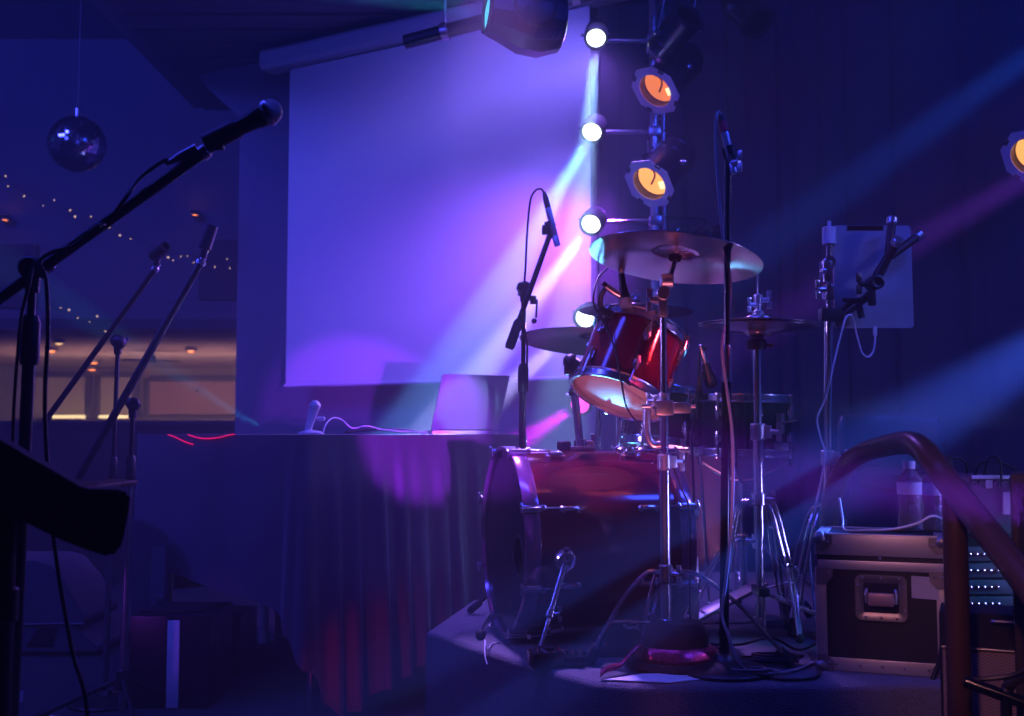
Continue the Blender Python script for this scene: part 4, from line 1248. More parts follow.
# loudspeaker standing behind the black box
t = thing('loudspeaker', 'upright dark loudspeaker with blue-lit side behind the black box', 'loudspeaker', XY(150, 4.5, ST))
q0, q1 = XY(132, 4.75, ST), XY(168, 4.75, ST)
zt_ = P(150, 525, 4.75).z
poly_box(MB(), [(131, 519), (147, 523), (166, 534), (168, 540), (168, 681), (131, 681)], 4.43, 0.15, -0.05).build('cabinet', m_cab, t)
MB().prism(rrect(P(150, 610, 4.425), V((1, 0, 0)), V((0, 0, 1)), 0.055, 0.25, 0.012), (0, 0.006, 0)).build('side_panel', mat('side_grille', (0.14, 0.14, 0.17), 0.4, bump=0.5, bscale=300), t)
MB().box(P(160, 603, 4.42), (0.02, 0.015, 0.05), bev=0.004).build('handle', MT['steel'], t)
# black box with a white strip
bz = P(170, 616, 4.07).z
t = thing('equipment_box', 'black box with a white strip on its front edge, on the stage floor', 'box', XY(172, 4.18, ST))
x0, x1 = P(134, 433, 4.07).x, P(213, 433, 4.07).x
MB().box(((x0 + x1) / 2, 4.24, (ST + bz) / 2), (x1 - x0, 0.34, bz - ST), bev=0.006).build('cabinet', MT['black_metal'], t)
xs0, xs1 = P(172, 433, 4.07).x, P(184, 433, 4.07).x
MB().box(((xs0 + xs1) / 2, 4.066, (ST + bz) / 2 - 0.005), (xs1 - xs0, 0.006, bz - ST - 0.02), bev=0.001).build('white_strip', MT['paper'], t, label='white strip')
MB().box(((x0 + x1) / 2 - 0.02, 4.24, bz + 0.004), (0.22, 0.2, 0.008), bev=0.002).build('top_mat', MT['rubber'], t)
t = thing('equipment_box', 'plain black box in deep shade between the white-striped box and the tablecloth', 'box', XY(238, 4.6, ST))
x0, x1 = P(206, 433, 4.62).x, P(243, 433, 4.62).x
bz2 = P(230, 617, 4.62).z
MB().box(((x0 + x1) / 2, 4.78, (ST + bz2) / 2), (x1 - x0, 0.30, bz2 - ST), bev=0.006).build('cabinet', MT['black_metal'], t)
mb = MB()
for i in range(9): mb.box((x0 + (x1 - x0) * (0.14 + 0.09 * i), 4.628, (ST + bz2) / 2), (0.008, 0.008, (bz2 - ST) * 0.8), bev=0.002)
mb.build('front_grille', MT['plastic'], t)
# white post and rack unit below the table
t = thing('white_post', 'white upright post seen under the hem of the tablecloth', 'post', XY(267, 5.33, ST))
w0 = XY(267, 5.33, ST)
MB().box(w0 + V((0, 0, 0.13)), (0.042, 0.03, 0.26), bev=0.004).build('post', MT['white_plastic'], t)
MB().box(w0 + V((0.02, 0.0, 0.03)), (0.012, 0.02, 0.05), bev=0.003).build('bracket', MT['black_metal'], t)
w1 = XY(293, 5.35, ST)
t = thing('rack_unit', 'low blue-grey rack unit beside the white post under the tablecloth', 'rack unit', w1)
MB().box(w1 + V((0.02, 0.1, 0.075)), (0.19, 0.2, 0.15), bev=0.004).build('case', mat('blue_grey_metal', (0.20, 0.23, 0.32), 0.5, 0.2), t)
mb = MB()
mb.prism([w1 + V((-0.03, -0.004, 0.10)), w1 + V((0.02, -0.004, 0.10)), w1 + V((-0.005, -0.004, 0.135))], (0, 0.003, 0))
mb.build('warning_sign', MT['paper'], t)
MB().box(w1 + V((0.02, -0.002, 0.03)), (0.17, 0.006, 0.014), bev=0.002).build('vent_strip', MT['steel'], t)
# papers on the stage floor, bottle
for x, y, r_, lab in ((48, 710, 0.3, 'small white card on the stage floor at the photo\'s bottom left, nearer the bottle'), (60, 712, -0.4, 'small white card on the stage floor left of the cone-footed stand')):
    p = XY(x, 3.94, ST + 0.003)
    MB().box(p + V((0, 0, 0)), (0.04, 0.03, 0.006), M.Rotation(r_, 3, 'Z'), bev=0.001).build('card', MT['paper'], label=lab, cat='card', group='white cards on the stage floor')
# ================================================================== drum microphones, clutter on the riser
# tall straight stand
TD = 2.9
tb = XY(721, TD, RZ)
t = thing('microphone_stand', 'tall straight black microphone stand crossing the largest cymbal', 'microphone stand', tb)
top = P(728, 168, TD)
pt = lambda y: V((tb.x + (top.x - tb.x) * (P(721, y, TD).z - RZ) / (top.z - RZ), TD, P(721, y, TD).z))
MB().cyl(V((tb.x, TD, RZ + 0.03)), pt(372), 0.0125, n=20).build('lower_tube', MT['black_gloss'], t)
MB().cyl(pt(372), top, 0.0088, n=18).build('upper_tube', mat('smoked_chrome', (0.22, 0.22, 0.25), 0.2, 1.0), t)
MB().lathe(pt(382), top - tb, [(0, 0), (0.0135, 0), (0.0145, 0.008), (0.0135, 0.086), (0.0105, 0.098), (0, 0.098)], 22).build('clutch', MT['chrome'], t)
round_base(t, tb.x, tb.y, RZ, 0.115, MT['black_metal'])
mb = MB(); mic_clip(mb, P(731, 158, TD - 0.0), P(734, 172, TD) - P(727, 140, TD), (-1, -0.5, 0), 0.9)
mb.box(P(729, 166, TD), (0.022, 0.024, 0.05), bev=0.006)
mb.build('mic_clip', MT['plastic'], t)
mb = MB(); wing_nut(mb, P(733, 163, TD - 0.012), (0.6, -0.8, 0), (0, 0, 1), 1.4); mb.build('clamp_knob', MT['steel'], t)
pm = pencil_mic('slim silver microphone with a red band atop the tall straight stand', P(721, 115, TD), P(734, 174, TD - 0.01), r=0.0105, band=MT['red_band'])
cable('microphone_cable', 'black cable running down the tall straight stand and across the riser', [P(721, 116, TD), P(718.5, 112, TD), P(716, 120, TD - 0.01), P(716, 150, TD - 0.01), P(719, 195, TD - 0.015), P(724, 245, TD - 0.02), P(730, 275, TD - 0.015), P(729, 310, TD + 0.01), P(722, 345, TD - 0.02), P(727, 390, TD - 0.025), P(732, 430, TD - 0.025), P(733, 480, TD - 0.025), P(731, 530, TD - 0.025), P(726, 580, TD - 0.03), P(722, 612, TD - 0.03), P(727, 632, TD - 0.05), XY(742, TD - 0.06, RZ + 0.02), XY(782, TD - 0.02, RZ + 0.006), XY(815, TD + 0.14, RZ + 0.006), XY(835, 3.3, RZ + 0.006)], 0.0042, mat('glossy_cable', (0.28, 0.26, 0.30), 0.3))

# overhead boom on the left of the kit
OD = 3.92
ob = XY(520, OD, RZ)
s = boom_stand('boom stand behind the bass drum, holding the slim overhead microphone', ob, P(524, 288, OD), P(552, 229, OD), P(510, 346, OD - 0.03), boom_r=0.0098, counter=True, clutch=P(522, 378, OD).z, m=MT['black_gloss'], a0=1.57, R=0.20)
mb = MB().box(P(533, 300, OD - 0.03), (0.022, 0.02, 0.03), bev=0.004)
mb.tube([P(526, 300, OD - 0.02), P(537, 300, OD - 0.035), P(536, 318, OD - 0.03)], 0.004, 8, smooth=False)
mb.ball(P(534, 321, OD - 0.03), 0.010, n=12)
mb.build('cable_hook', MT['plastic'], s)
mb = MB(); mic_clip(mb, P(550, 230, OD - 0.005), P(556, 243, OD) - P(547, 205, OD), (-1, 0, 0), 0.85)
mb.box(P(546, 230, OD), (0.03, 0.024, 0.036), bev=0.006)
mb.build('mic_clip', MT['plastic'], s)
pencil_mic('slim overhead microphone in front of the white screen', P(544, 192, OD), P(557.5, 246, OD - 0.02), r=0.0112)
cable('microphone_cable', 'black cable looping from the slim overhead microphone down its stand', [P(544, 193, OD), P(541, 189, OD), P(535, 191, OD), P(530, 202, OD), P(527, 235, OD), P(525, 275, OD - 0.03), P(522, 310, OD - 0.03), P(527, 345, OD - 0.03), P(526, 380, OD - 0.03), P(524, 430, OD - 0.03), P(523, 520, OD - 0.03), V((P(522, 433, OD).x, OD - 0.02, RZ + 0.01)), V((P(545, 433, OD).x, OD + 0.10, RZ + 0.006))], 0.0038)

# microphone clipped to the rack tom's rim
t = thing('tom_microphone', 'short dark microphone clipped on the rim of the tilted rack tom', 'microphone', P(604, 312, 3.24))
h0, h1 = P(626, 309, 3.2), P(621, 270, 3.2)
dd = (h1 - h0).normalized()
MB().lathe(h0, dd, [(0, 0), (0.017, 0.001), (0.0195, 0.006), (0.0195, 0.028), (0.017, 0.034), (0, 0.034)], 24).build('grille', MT['mesh_grille'], t)
MB().lathe(h0, dd, [(0, 0.033), (0.0175, 0.033), (0.014, 0.05), (0.0105, 0.07), (0.0095, 0.105), (0, 0.105)], 24).build('body', MT['black_metal'], t)
mb = MB(); xlr(mb, h0 + dd * 0.10, dd); mb.build('connector', MT['steel'], t)
mb = MB().tube([P(607, 313, 3.235), P(601, 306, 3.22), P(601, 296, 3.2), P(606, 287, 3.19), P(603, 283, 3.19)], 0.0075, 12)
mb.box(P(606, 312, 3.235), (0.05, 0.025, 0.022), M.Rotation(math.radians(24), 3, 'Y'), bev=0.005)
mb.build('rim_clip', MT['plastic'], t)
MB().tube([P(606, 286, 3.19), P(614, 292, 3.195), P(621, 296, 3.2)], 0.010, 12).build('holder', MT['steel'], t)
cable('microphone_cable', 'thin black cable arching over the tilted rack tom from its clipped microphone', [h0 + dd * 0.168, P(617, 254, 3.3), P(608, 267, 3.3), P(598, 278, 3.25), P(594, 292, 3.2), P(594, 305, 3.19), P(601, 318, 3.18), P(612, 340, 3.16), P(621, 380, 3.12), P(628, 410, 3.12), P(650, 436, 3.12), P(668, 458, 3.10), P(682, 490, 3.10), P(690, 520, 3.12), V((P(692, 433, 3.14).x, 3.16, RZ + 0.03)), V((P(730, 433, 3.2).x, 3.25, RZ + 0.006))], 0.003)

# snare microphone
t = thing('snare_microphone', 'dark microphone with looped cable above the snare drum', 'microphone', P(703, 392, 3.62))
mb = MB().tube([P(702, 398, 3.66), P(700, 385, 3.62), P(703, 372, 3.62)], 0.008, 10)
mb.box(P(702, 397, 3.66), (0.04, 0.03, 0.022), bev=0.005)
mb.build('rim_clip', MT['plastic'], t)
h0 = P(712, 386, 3.64); dd = (P(705, 362, 3.60) - h0).normalized()
MB().lathe(h0, dd, [(0, 0), (0.018, 0.001), (0.021, 0.006), (0.021, 0.03), (0.015, 0.045), (0.012, 0.09), (0, 0.09)], 22).build('body', MT['plastic'], t)
mb = MB(); xlr(mb, h0 + dd * 0.085, dd); mb.build('connector', MT['steel'], t)
cable('microphone_cable', 'black cable loop above the snare drum microphone', [h0 + dd * 0.15, P(706, 349, 3.58), P(702, 348, 3.58), P(699, 356, 3.58), P(699, 372, 3.58), P(697, 395, 3.6), P(692, 430, 3.6), P(694, 500, 3.6), V((P(696, 433, 3.6).x, 3.6, RZ + 0.02)), V((P(720, 433, 3.6).x, 3.56, RZ + 0.006))], 0.0045)

# ---- tablet on its stand
KD = 3.55
kb = XY(823, KD, RZ)
t = thing('tablet_stand', 'chrome stand with pale-topped rod carrying the tablet', 'stand', kb)
ktop = P(829, 246, KD)
kp_ = lambda y: V((kb.x + (ktop.x - kb.x) * (P(823, y, KD).z - RZ) / (ktop.z - RZ), KD, P(823, y, KD).z))
MB().cyl(V((kb.x, KD, RZ + 0.05)), kp_(455), 0.0165, n=20).build('tube', MT['chrome'], t)
MB().cyl(kp_(460), kp_(318), 0.0135, n=20).build('tube', MT['chrome'], t)
MB().cyl(kp_(322), kp_(232), 0.0085, n=16).build('tube', MT['chrome'], t)
tube_clamp(t, kp_(458).x, KD, kp_(458).z, MT['chrome'], 1.15, -0.5)
mb = MB().cyl(kp_(245), kp_(227), 0.022, n=24, bev=0.003); mb.cyl(kp_(227), kp_(221), 0.006)
mb.build('top_sleeve', MT['white_plastic'], t)
mb = MB()
mb.cyl(kp_(300), kp_(285), 0.020, n=20, bev=0.004)
mb.box(kp_(272) + V((-0.008, -0.012, 0)), (0.028, 0.026, 0.07), bev=0.006)
mb.cyl(kp_(262) + V((0, -0.02, 0)), kp_(262) + V((0, 0.02, 0)), 0.020, n=20, bev=0.003)
wing_nut(mb, kp_(290) + V((-0.016, -0.01, 0)), (-1, -0.3, 0), (0, 0, 1), 1.5)
wing_nut(mb, kp_(272) + V((-0.02, -0.02, 0)), (-0.7, -0.7, 0), (0, 0, 1), 1.3)
mb.build('tilter', MT['chrome'], t)
MB().box(kp_(315) + V((0.006, -0.004, 0)), (0.072, 0.05, 0.042), bev=0.007).build('clamp_block', MT['plastic'], t)
mb = MB().tube([kp_(312) + V((0.03, -0.02, 0)), P(852, 302, KD - 0.02), P(862, 299, KD - 0.03), P(872, 290, KD - 0.05)], 0.009, 12)
mb.box(P(858, 300, KD - 0.03), (0.10, 0.014, 0.012), bev=0.004)
mb.build('holder_arm', MT['black_metal'], t)
tripod(t, kb.x, KD, RZ, P(823, 508, KD).z, [(kb.x - 0.15, KD - 0.16), (kb.x + 0.22, KD + 0.10), (kb.x - 0.08, KD + 0.22)], MT['chrome'])
# clamp frame behind (towards the viewer of) the tablet: three arms with end grips
cj = P(874, 283, KD - 0.06)
hd = thing('tablet_holder', 'black three-armed clamp gripping the back of the tablet', 'tablet holder', cj)
mb = MB().cyl(cj + V((0, -0.02, 0)), cj + V((0, 0.03, 0)), 0.024, n=22, bev=0.004)
mb.torus(cj + V((0.004, -0.024, 0.0)), (0, 1, 0), 0.017, 0.006, 24, 8)
mb.box(P(872, 298, KD - 0.06), (0.022, 0.02, 0.05), bev=0.005)
wing_nut(mb, P(866, 284, KD - 0.06), (-1, -0.3, 0), (0, 0, 1), 1.6)
mb.build('joint', MT['black_metal'], hd)
stem = MB().cyl(P(877, 277, KD - 0.065), P(888, 257, KD - 0.075), 0.017, 0.0145, n=18, bev=0.003)
stem.build('stem', MT['plastic'], hd)
for a, b, lab in ((P(888, 258, KD - 0.07), P(892, 221, KD - 0.055), 0), (P(890, 257, KD - 0.075), P(918, 236, KD - 0.055), 1), (P(888, 258, KD - 0.08), P(897, 242, KD - 0.13), 2)):
    arm = MB().cyl(a, b, 0.0125, 0.014, n=18, bev=0.003).build('arm', MT['plastic'], hd)
    d = (b - a).normalized()
    mb = MB().cyl(b - d * 0.012, b + d * 0.014, 0.018, n=18, bev=0.004)
    mb.build('grip', MT['steel'], arm)
lw_ = MB().prism([P(862, 300, KD - 0.04), P(870, 300, KD - 0.04), P(850, 314, KD - 0.04), P(843, 314, KD - 0.04)], (0, 0.02, 0))
lw_.tube([P(858, 302, KD - 0.03), P(862, 318, KD - 0.03)], 0.011, 10, smooth=False)
lw_.build('lower_arm', MT['plastic'], hd)
# tablet
tl0 = P(835, 328, KD); tw = P(914, 328, KD).x - tl0.x; th_ = P(835, 225, KD).z - tl0.z
tab = thing('tablet', 'large silver tablet seen from behind, clamped beside the chrome stand', 'tablet', tl0 + V((tw / 2, 0, 0)))
ux, uz = V((1, 0, 0)), V((0, 0.02, 1)).normalized()
mb = MB().prism(rrect(tl0, ux, uz, tw, th_, 0.012), (0, 0.006, 0))
mb.build('case', mat('tablet_silver', (0.5, 0.5, 0.54), 0.4, 0.5, var=0.03), tab)
MB().prism(rrect(tl0 + V((0.008, 0.0061, 0.012)), ux, uz, tw - 0.016, th_ - 0.024, 0.006), (0, 0.001, 0)).build('screen', MT['black_gloss'], tab)
MB().box(tl0 + ux * tw * 0.42 + uz * (th_ - 0.008) + V((0, -0.001, 0)), (tw * 0.46, 0.004, 0.014), bev=0.001).build('antenna_strip', MT['black_gloss'], tab)
cable('charging_cable', 'white charging cable hanging in a loop below the silver tablet and down its stand', [P(875, 330, KD), P(875, 342, KD), P(873, 352, KD), P(868, 357, KD), P(862, 353, KD), P(858, 340, KD), P(853, 320, KD - 0.03), P(850, 315, KD - 0.05), P(845, 320, KD - 0.05), P(838, 345, KD - 0.04), P(831, 375, KD - 0.04), P(829, 384, KD - 0.035), P(824, 402, KD - 0.03), P(817, 418, KD - 0.03), P(820, 436, KD - 0.03), P(825, 455, KD - 0.03), P(821, 480, KD - 0.04), P(813, 520, KD - 0.04), P(810, 560, KD - 0.06), V((P(808, 433, KD).x, KD - 0.08, RZ + 0.02)), V((P(830, 433, KD).x, KD - 0.03, RZ + 0.005))], 0.0036, MT['white_cable'])
MB().box(P(875, 331, KD), (0.014, 0.008, 0.03), bev=0.003).build('cable_plug', MT['white_plastic'], label='small white plug at the lower edge of the silver tablet', cat='plug')

# ---- clutter on the front of the riser
hp = XY(673, 2.965, RZ)
t = thing('hat', 'dark soft hat-shaped bundle with a red sequinned band on the riser', 'hat', hp)
def blob(rows_):  # rings of (z, rx, ry, dx)
    mb = MB(); n = 36; vs = []; fs = []
    for z, rx, ry, dx in rows_:
        for i in range(n):
            a = 2 * PI * i / n
            w = 1 + 0.03 * math.sin(3 * a + z * 40) + 0.02 * math.sin(7 * a)
            vs.append(hp + V((dx + rx * math.cos(a) * w, ry * math.sin(a) * w, z)))
    m = len(rows_)
    for k in range(m - 1):
        for i in range(n):
            j = (i + 1) % n
            fs.append((k * n + i, k * n + j, (k + 1) * n + j, (k + 1) * n + i))
    fs.append(tuple(range(n - 1, -1, -1))); fs.append(tuple((m - 1) * n + i for i in range(n)))
    return mb.add(vs, fs)
blob([(0.030, 0.085, 0.075, 0), (0.06, 0.088, 0.078, 0.0), (0.085, 0.086, 0.074, 0.002), (0.108, 0.080, 0.066, 0.004), (0.120, 0.066, 0.052, 0.006), (0.119, 0.03, 0.02, 0.008)]).build('crown', MT['black_matt'], t)
m_seq, nt, b = new_mat('red_sequins')
N, L = nt.nodes, nt.links
tcn = N.new('ShaderNodeTexCoord'); vo = N.new('ShaderNodeTexVoronoi'); vo.inputs['Scale'].default_value = 170
L.new(tcn.outputs['Object'], vo.inputs['Vector'])
mx = N.new('ShaderNodeMix'); mx.data_type = 'RGBA'; mx.inputs['A'].default_value = (0.35, 0.0, 0.03, 1); mx.inputs['B'].default_value = (0.85, 0.06, 0.16, 1)
L.new(vo.outputs['Color'], mx.inputs['Factor']); L.new(mx.outputs['Result'], b.inputs['Base Color'])
b.inputs['Metallic'].default_value = 0.8; b.inputs['Roughness'].default_value = 0.28
bp = N.new('ShaderNodeBump'); bp.inputs['Strength'].default_value = 1.0; bp.inputs['Distance'].default_value = 0.004
L.new(vo.outputs['Color'], bp.inputs['Height']); L.new(bp.outputs['Normal'], b.inputs['Normal'])
blob([(0.022, 0.108, 0.095, 0.006), (0.034, 0.112, 0.098, 0.006), (0.050, 0.104, 0.090, 0.004), (0.060, 0.092, 0.080, 0.0), (0.061, 0.05, 0.04, 0)]).build('sequin_band', m_seq, t, label='red sequinned band')
blob([(0.001, 0.118, 0.105, -0.005), (0.010, 0.130, 0.115, -0.005), (0.022, 0.122, 0.108, 0.0), (0.026, 0.10, 0.09, 0.0)]).build('brim', MT['black_matt'], t)
# red sequinned strap trailing to the left
mb = MB()
rows = []
for i in range(15):
    q = i / 14
    p = XY(640 - 42 * q, 2.93 - 0.11 * q, RZ + 0.052 * (1 - q) ** 1.3 + 0.008 + 0.006 * math.sin(q * 9))
    rows.append([p + V((0, -0.018, 0)), p + V((0.004, -0.006, 0.009)), p + V((0.006, 0.008, 0.009)), p + V((0.006, 0.02, 0.0))])
mb.grid(rows).build('sequin_strap', m_seq, label='red sequinned strap trailing left of the dark hat', cat='strap', solid=0.006)
# sheet of paper lying at the front edge
pz = RZ + 0.002
mb = MB(); rows = []
c4 = [XY(600, 2.80, pz), XY(668, 2.768, pz), XY(716, 2.845, pz), XY(640, 2.870, pz)]
for i in range(9):
    row = []
    for j in range(9):
        u, v = i / 8, j / 8
        p = c4[0].lerp(c4[1], u).lerp(c4[3].lerp(c4[2], u), v)
        row.append(p + V((0, 0, 0.002 + 0.003 * math.sin(u * 5) * v)))
    rows.append(row)
mb.grid(rows).build('paper_sheet', MT['paper'], label='white sheet of paper at the front edge of the riser', cat='paper', solid=0.0008)
# socket strip and small foot boxes beside the spur
def gadget(name, cat, label, c, size, rot, m, knobs=0, group=None):
    t = thing(name, label, cat, c, group)
    R = M.Rotation(rot, 3, 'Z')
    MB().box(V(c) + V((0, 0, size[2] / 2)), size, R, bev=0.006).build('housing', m, t)
    for k in range(knobs):
        q = V(c) + R @ V((-size[0] * 0.35 + size[0] * 0.7 * k / max(1, knobs - 1), -size[1] * 0.1, size[2]))
        MB().lathe(q, (0, 0, 1), [(0, 0), (0.009, 0), (0.008, 0.011), (0, 0.012)], 14).build('knob', MT['chrome'], t)
    return t
gadget('effect_pedal', 'effect pedal', 'small black box with knobs on the riser at the foot of the drum spur', XY(545, 2.98, RZ), (0.085, 0.075, 0.042), 0.25, MT['black_gloss'], 2)
gadget('effect_pedal', 'effect pedal', 'flat black box with knobs on the riser between spur and cymbal stand foot', XY(571, 3.00, RZ), (0.07, 0.09, 0.03), -0.15, MT['black_gloss'], 3)
gadget('socket_strip', 'socket strip', 'flat dark socket strip lying behind the tripod foot of the cymbal stand', XY(622, 3.12, RZ), (0.15, 0.05, 0.03), 0.12, MT['plastic'], 2)
cz = XY(690, 3.22, RZ)
t = gadget('power_box', 'power supply', 'small dark power box with a green light behind the hat', cz, (0.09, 0.06, 0.05), 0.0, MT['plastic'], 0)
MB().box(cz + V((0.0, -0.031, 0.03)), (0.03, 0.004, 0.007), bev=0.001).build('indicator_light', emitter('green_led', (0.1, 1.0, 0.3), 0.5), t, label='green light')
# tangle of wires near the drum's lower left
w0 = XY(481, 3.36, RZ)
t = thing('wire_brush', 'fan of thin wires on a dark ball at the left corner of the riser', 'wire brush', w0)
MB().ball(w0 + V((0, 0, 0.014)), 0.016, n=16).build('handle', MT['rubber'], t)
mb = MB()
for i in range(9):
    a = -0.5 + i * 0.11
    mb.tube([w0 + V((0, 0, 0.02)), w0 + V((0.02 + math.sin(a) * 0.02, 0, 0.05)), w0 + V((0.045 + math.sin(a) * 0.035, 0.002 * i, 0.058 + 0.02 * math.cos(a)))], 0.0011, 5)
mb.build('wire', MT['steel'], t, kind='stuff')
cable('stray_cable', 'thin pale wire hanging over the left edge of the riser', [XY(500, 3.3, RZ + 0.004), XY(492, 3.27, RZ + 0.004), XY(488, 3.16, RZ + 0.01), P(485, 640, 3.17), P(485, 655, 3.12), P(487, 664, 3.10)], 0.0018, MT['white_cable'])
# coil of cable by the flight case
def coil(label, cpx, cd, R0, n, r, m, seed, zz=RZ):
    rnd = random.Random(seed); c = XY(cpx, cd, zz)
    pts = []
    for i in range(n * 12):
        a = 2 * PI * i / 12
        R = R0 * (0.75 + 0.25 * math.sin(i * 0.37 + seed)) + rnd.uniform(-0.006, 0.006)
        pts.append(c + V((R * 1.25 * math.cos(a), R * 0.62 * math.sin(a), r + 0.006 + 0.005 * (i / 12))))
    return cable('cable_coil', label, pts, r, m, None)
coil('loose coil of dark cable on the riser left of the flight case', 768, 2.99, 0.062, 4, 0.0042, MT['cable'], 1)
coil('small coil of purple-lit cable on the riser at the lower left of the flight case', 752, 2.84, 0.045, 3, 0.0038, mat('grey_cable', (0.14, 0.13, 0.15), 0.4), 3)
cable('stray_cable', 'cable sweeping along the front edge of the riser to the flight case', [XY(740, 2.93, RZ + 0.006), XY(755, 2.86, RZ + 0.006), XY(775, 2.80, RZ + 0.006), XY(800, 2.80, RZ + 0.006), XY(815, 2.86, RZ + 0.006), XY(806, 3.1, RZ + 0.006)], 0.0045)
cable('stray_cable', 'dark cable looping over the riser under the hi-hat stand', [XY(700, 3.28, RZ + 0.005), XY(735, 3.12, RZ + 0.03), XY(768, 3.06, RZ + 0.06), XY(795, 3.1, RZ + 0.02), XY(820, 3.35, RZ + 0.005)], 0.004)

# ================================================================== right side
# flight case
f0, f1 = V((P(813.5, 433, 2.94).x, 2.94, RZ)), V((P(943, 433, 2.83).x, 2.83, RZ))
fu = (f1 - f0); fw = fu.length; fu.normalize()
fd = V((-fu.y, fu.x, 0)); fh = 0.352; fdep = 0.24
ft = thing('flight_case', 'black flight case with aluminium edges and recessed handle, bottles on top', 'flight case', (f0 + f1) / 2)
def FP(a, b, c): return f0 + fu * a + fd * b + V((0, 0, c))
FR = M((fu, fd, V((0, 0, 1)))).transposed()
m_case = mat('laminate_black', (0.006, 0.006, 0.010), 0.45, bump=0.25, bscale=500)
m_alu = mat('case_aluminium', (0.56, 0.54, 0.54), 0.42, 0.75, var=0.12, stretch=(1, 1, 30), scale=12)
g = 0.002
lidz = 0.265
MB().box(FP(fw / 2, fdep / 2, (lidz) / 2 + g), (fw - 0.006, fdep - 0.006, lidz - 0.004), FR).build('body', m_case, ft)
MB().box(FP(fw / 2, fdep / 2, (fh + lidz) / 2 + g), (fw - 0.006, fdep - 0.006, fh - lidz - 0.002), FR).build('lid', m_case, ft)
def strip(a, b, c, sx, sy, sz, name='edge_strip'):
    return MB().box(FP(a, b, c), (sx, sy, sz), FR, bev=0.002).build(name, m_alu, ft)
for b in (0.0, fdep):
    strip(fw / 2, b, fh - 0.026, fw - 0.01, 0.006, 0.052); strip(fw / 2, b, lidz + 0.010, fw - 0.01, 0.007, 0.024)
    strip(fw / 2, b, 0.018, fw - 0.01, 0.006, 0.034)
    for a in (0.013, fw - 0.013): strip(a, b, lidz / 2, 0.026, 0.006, lidz)
for a in (0.0, fw):
    strip(a, fdep / 2, fh - 0.026, 0.006, fdep - 0.01, 0.052); strip(a, fdep / 2, 0.018, 0.006, fdep - 0.01, 0.034)
    for b in (0.013, fdep - 0.013): strip(a, b, lidz / 2, 0.006, 0.026, lidz)
strip(fw / 2, 0.013, fh + 0.001, fw, 0.03, 0.006); strip(fw / 2, fdep - 0.013, fh + 0.001, fw, 0.03, 0.006)
strip(0.013, fdep / 2, fh + 0.001, 0.03, fdep, 0.006); strip(fw - 0.013, fdep / 2, fh + 0.001, 0.03, fdep, 0.006)
m_brk = mat('case_corner_steel', (0.30, 0.28, 0.30), 0.4, 0.8)
for a, sg in ((0.0, 1), (fw, -1)):
    for c, s2_ in ((fh, -1), (0.0, 1)):
        mb = MB()
        pl = [FP(a, -0.005, c), FP(a + sg * 0.042, -0.005, c), FP(a + sg * 0.042, -0.005, c + s2_ * 0.022), FP(a + sg * 0.024, -0.005, c + s2_ * 0.042), FP(a, -0.005, c + s2_ * 0.042)]
        mb.prism(pl, fd * 0.003)
        mb.ball(FP(a + sg * 0.010, 0.006, c + s2_ * 0.010), 0.019, n=16)
        mb.lathe(FP(a + sg * 0.03, -0.005, c + s2_ * 0.02), -fd, [(0, 0), (0.005, 0), (0.003, 0.003), (0, 0.003)], 10)
        mb.build('ball_corner', m_brk, ft)
    mb = MB()
    mb.prism([FP(a, -0.006, lidz + 0.002), FP(a + sg * 0.042, -0.006, lidz + 0.002), FP(a + sg * 0.042, -0.006, lidz - 0.022), FP(a + sg * 0.024, -0.006, lidz - 0.042), FP(a, -0.006, lidz - 0.042)], fd * 0.003)
    for k in (0.012, 0.032): mb.lathe(FP(a + sg * k, -0.006, lidz - 0.012), -fd, [(0, 0), (0.004, 0), (0.0025, 0.003), (0, 0.003)], 10)
    mb.build('corner_bracket', m_brk, ft)
mb = MB()
for a in (0.15, 0.33, 0.5, 0.67, 0.85):
    mb.lathe(FP(fw * a, -0.004, 0.018), -fd, [(0, 0), (0.004, 0), (0.0025, 0.0025), (0, 0.0025)], 10)
mb.lathe(FP(fw * 0.5, -0.004, lidz + 0.03), -fd, [(0, 0), (0.004, 0), (0.0025, 0.0025), (0, 0.0025)], 10)
mb.build('rivet', m_brk, ft, kind='stuff')
# recessed handle
ha, hb_, hc0, hc1 = fw * 0.305, fw * 0.70, 0.135, 0.252
hz_, hx_ = (hc0 + hc1) / 2, (ha + hb_) / 2
dish = MB()
n = 32
def rr(w, h, r, y):
    return [p for p in rrect(FP(hx_ - w / 2, y, hz_ - h / 2), fu, V((0, 0, 1)), w, h, r, 6)]
W_, H_ = hb_ - ha, hc1 - hc0
loops = [rr(W_, H_, 0.016, -0.003), rr(W_, H_, 0.016, -0.006), rr(W_ - 0.03, H_ - 0.03, 0.008, -0.006), rr(W_ - 0.036, H_ - 0.036, 0.006, -0.004), rr(W_ - 0.042, H_ - 0.042, 0.006, -0.0032)]
kk = len(loops[0])
vs, fs = [p for l in loops for p in l], []
for i in range(len(loops) - 1):
    for j in range(kk): fs.append((i * kk + j, i * kk + (j + 1) % kk, (i + 1) * kk + (j + 1) % kk, (i + 1) * kk + j))
dish.add(vs, fs)
hd_ = dish.build('handle_dish', m_brk, ft)
MB().prism(rr(W_ - 0.040, H_ - 0.040, 0.006, -0.0034), fd * 0.0006).build('handle_recess', MT['black_matt'], hd_)
mb = MB()
mb.box(FP(hx_, -0.016, hz_ - 0.002), (W_ - 0.062, 0.020, 0.034), FR, bev=0.006)
mb.build('grip', mat('worn_grip', (0.34, 0.24, 0.26), 0.45, 0.5), hd_)
mb = MB()
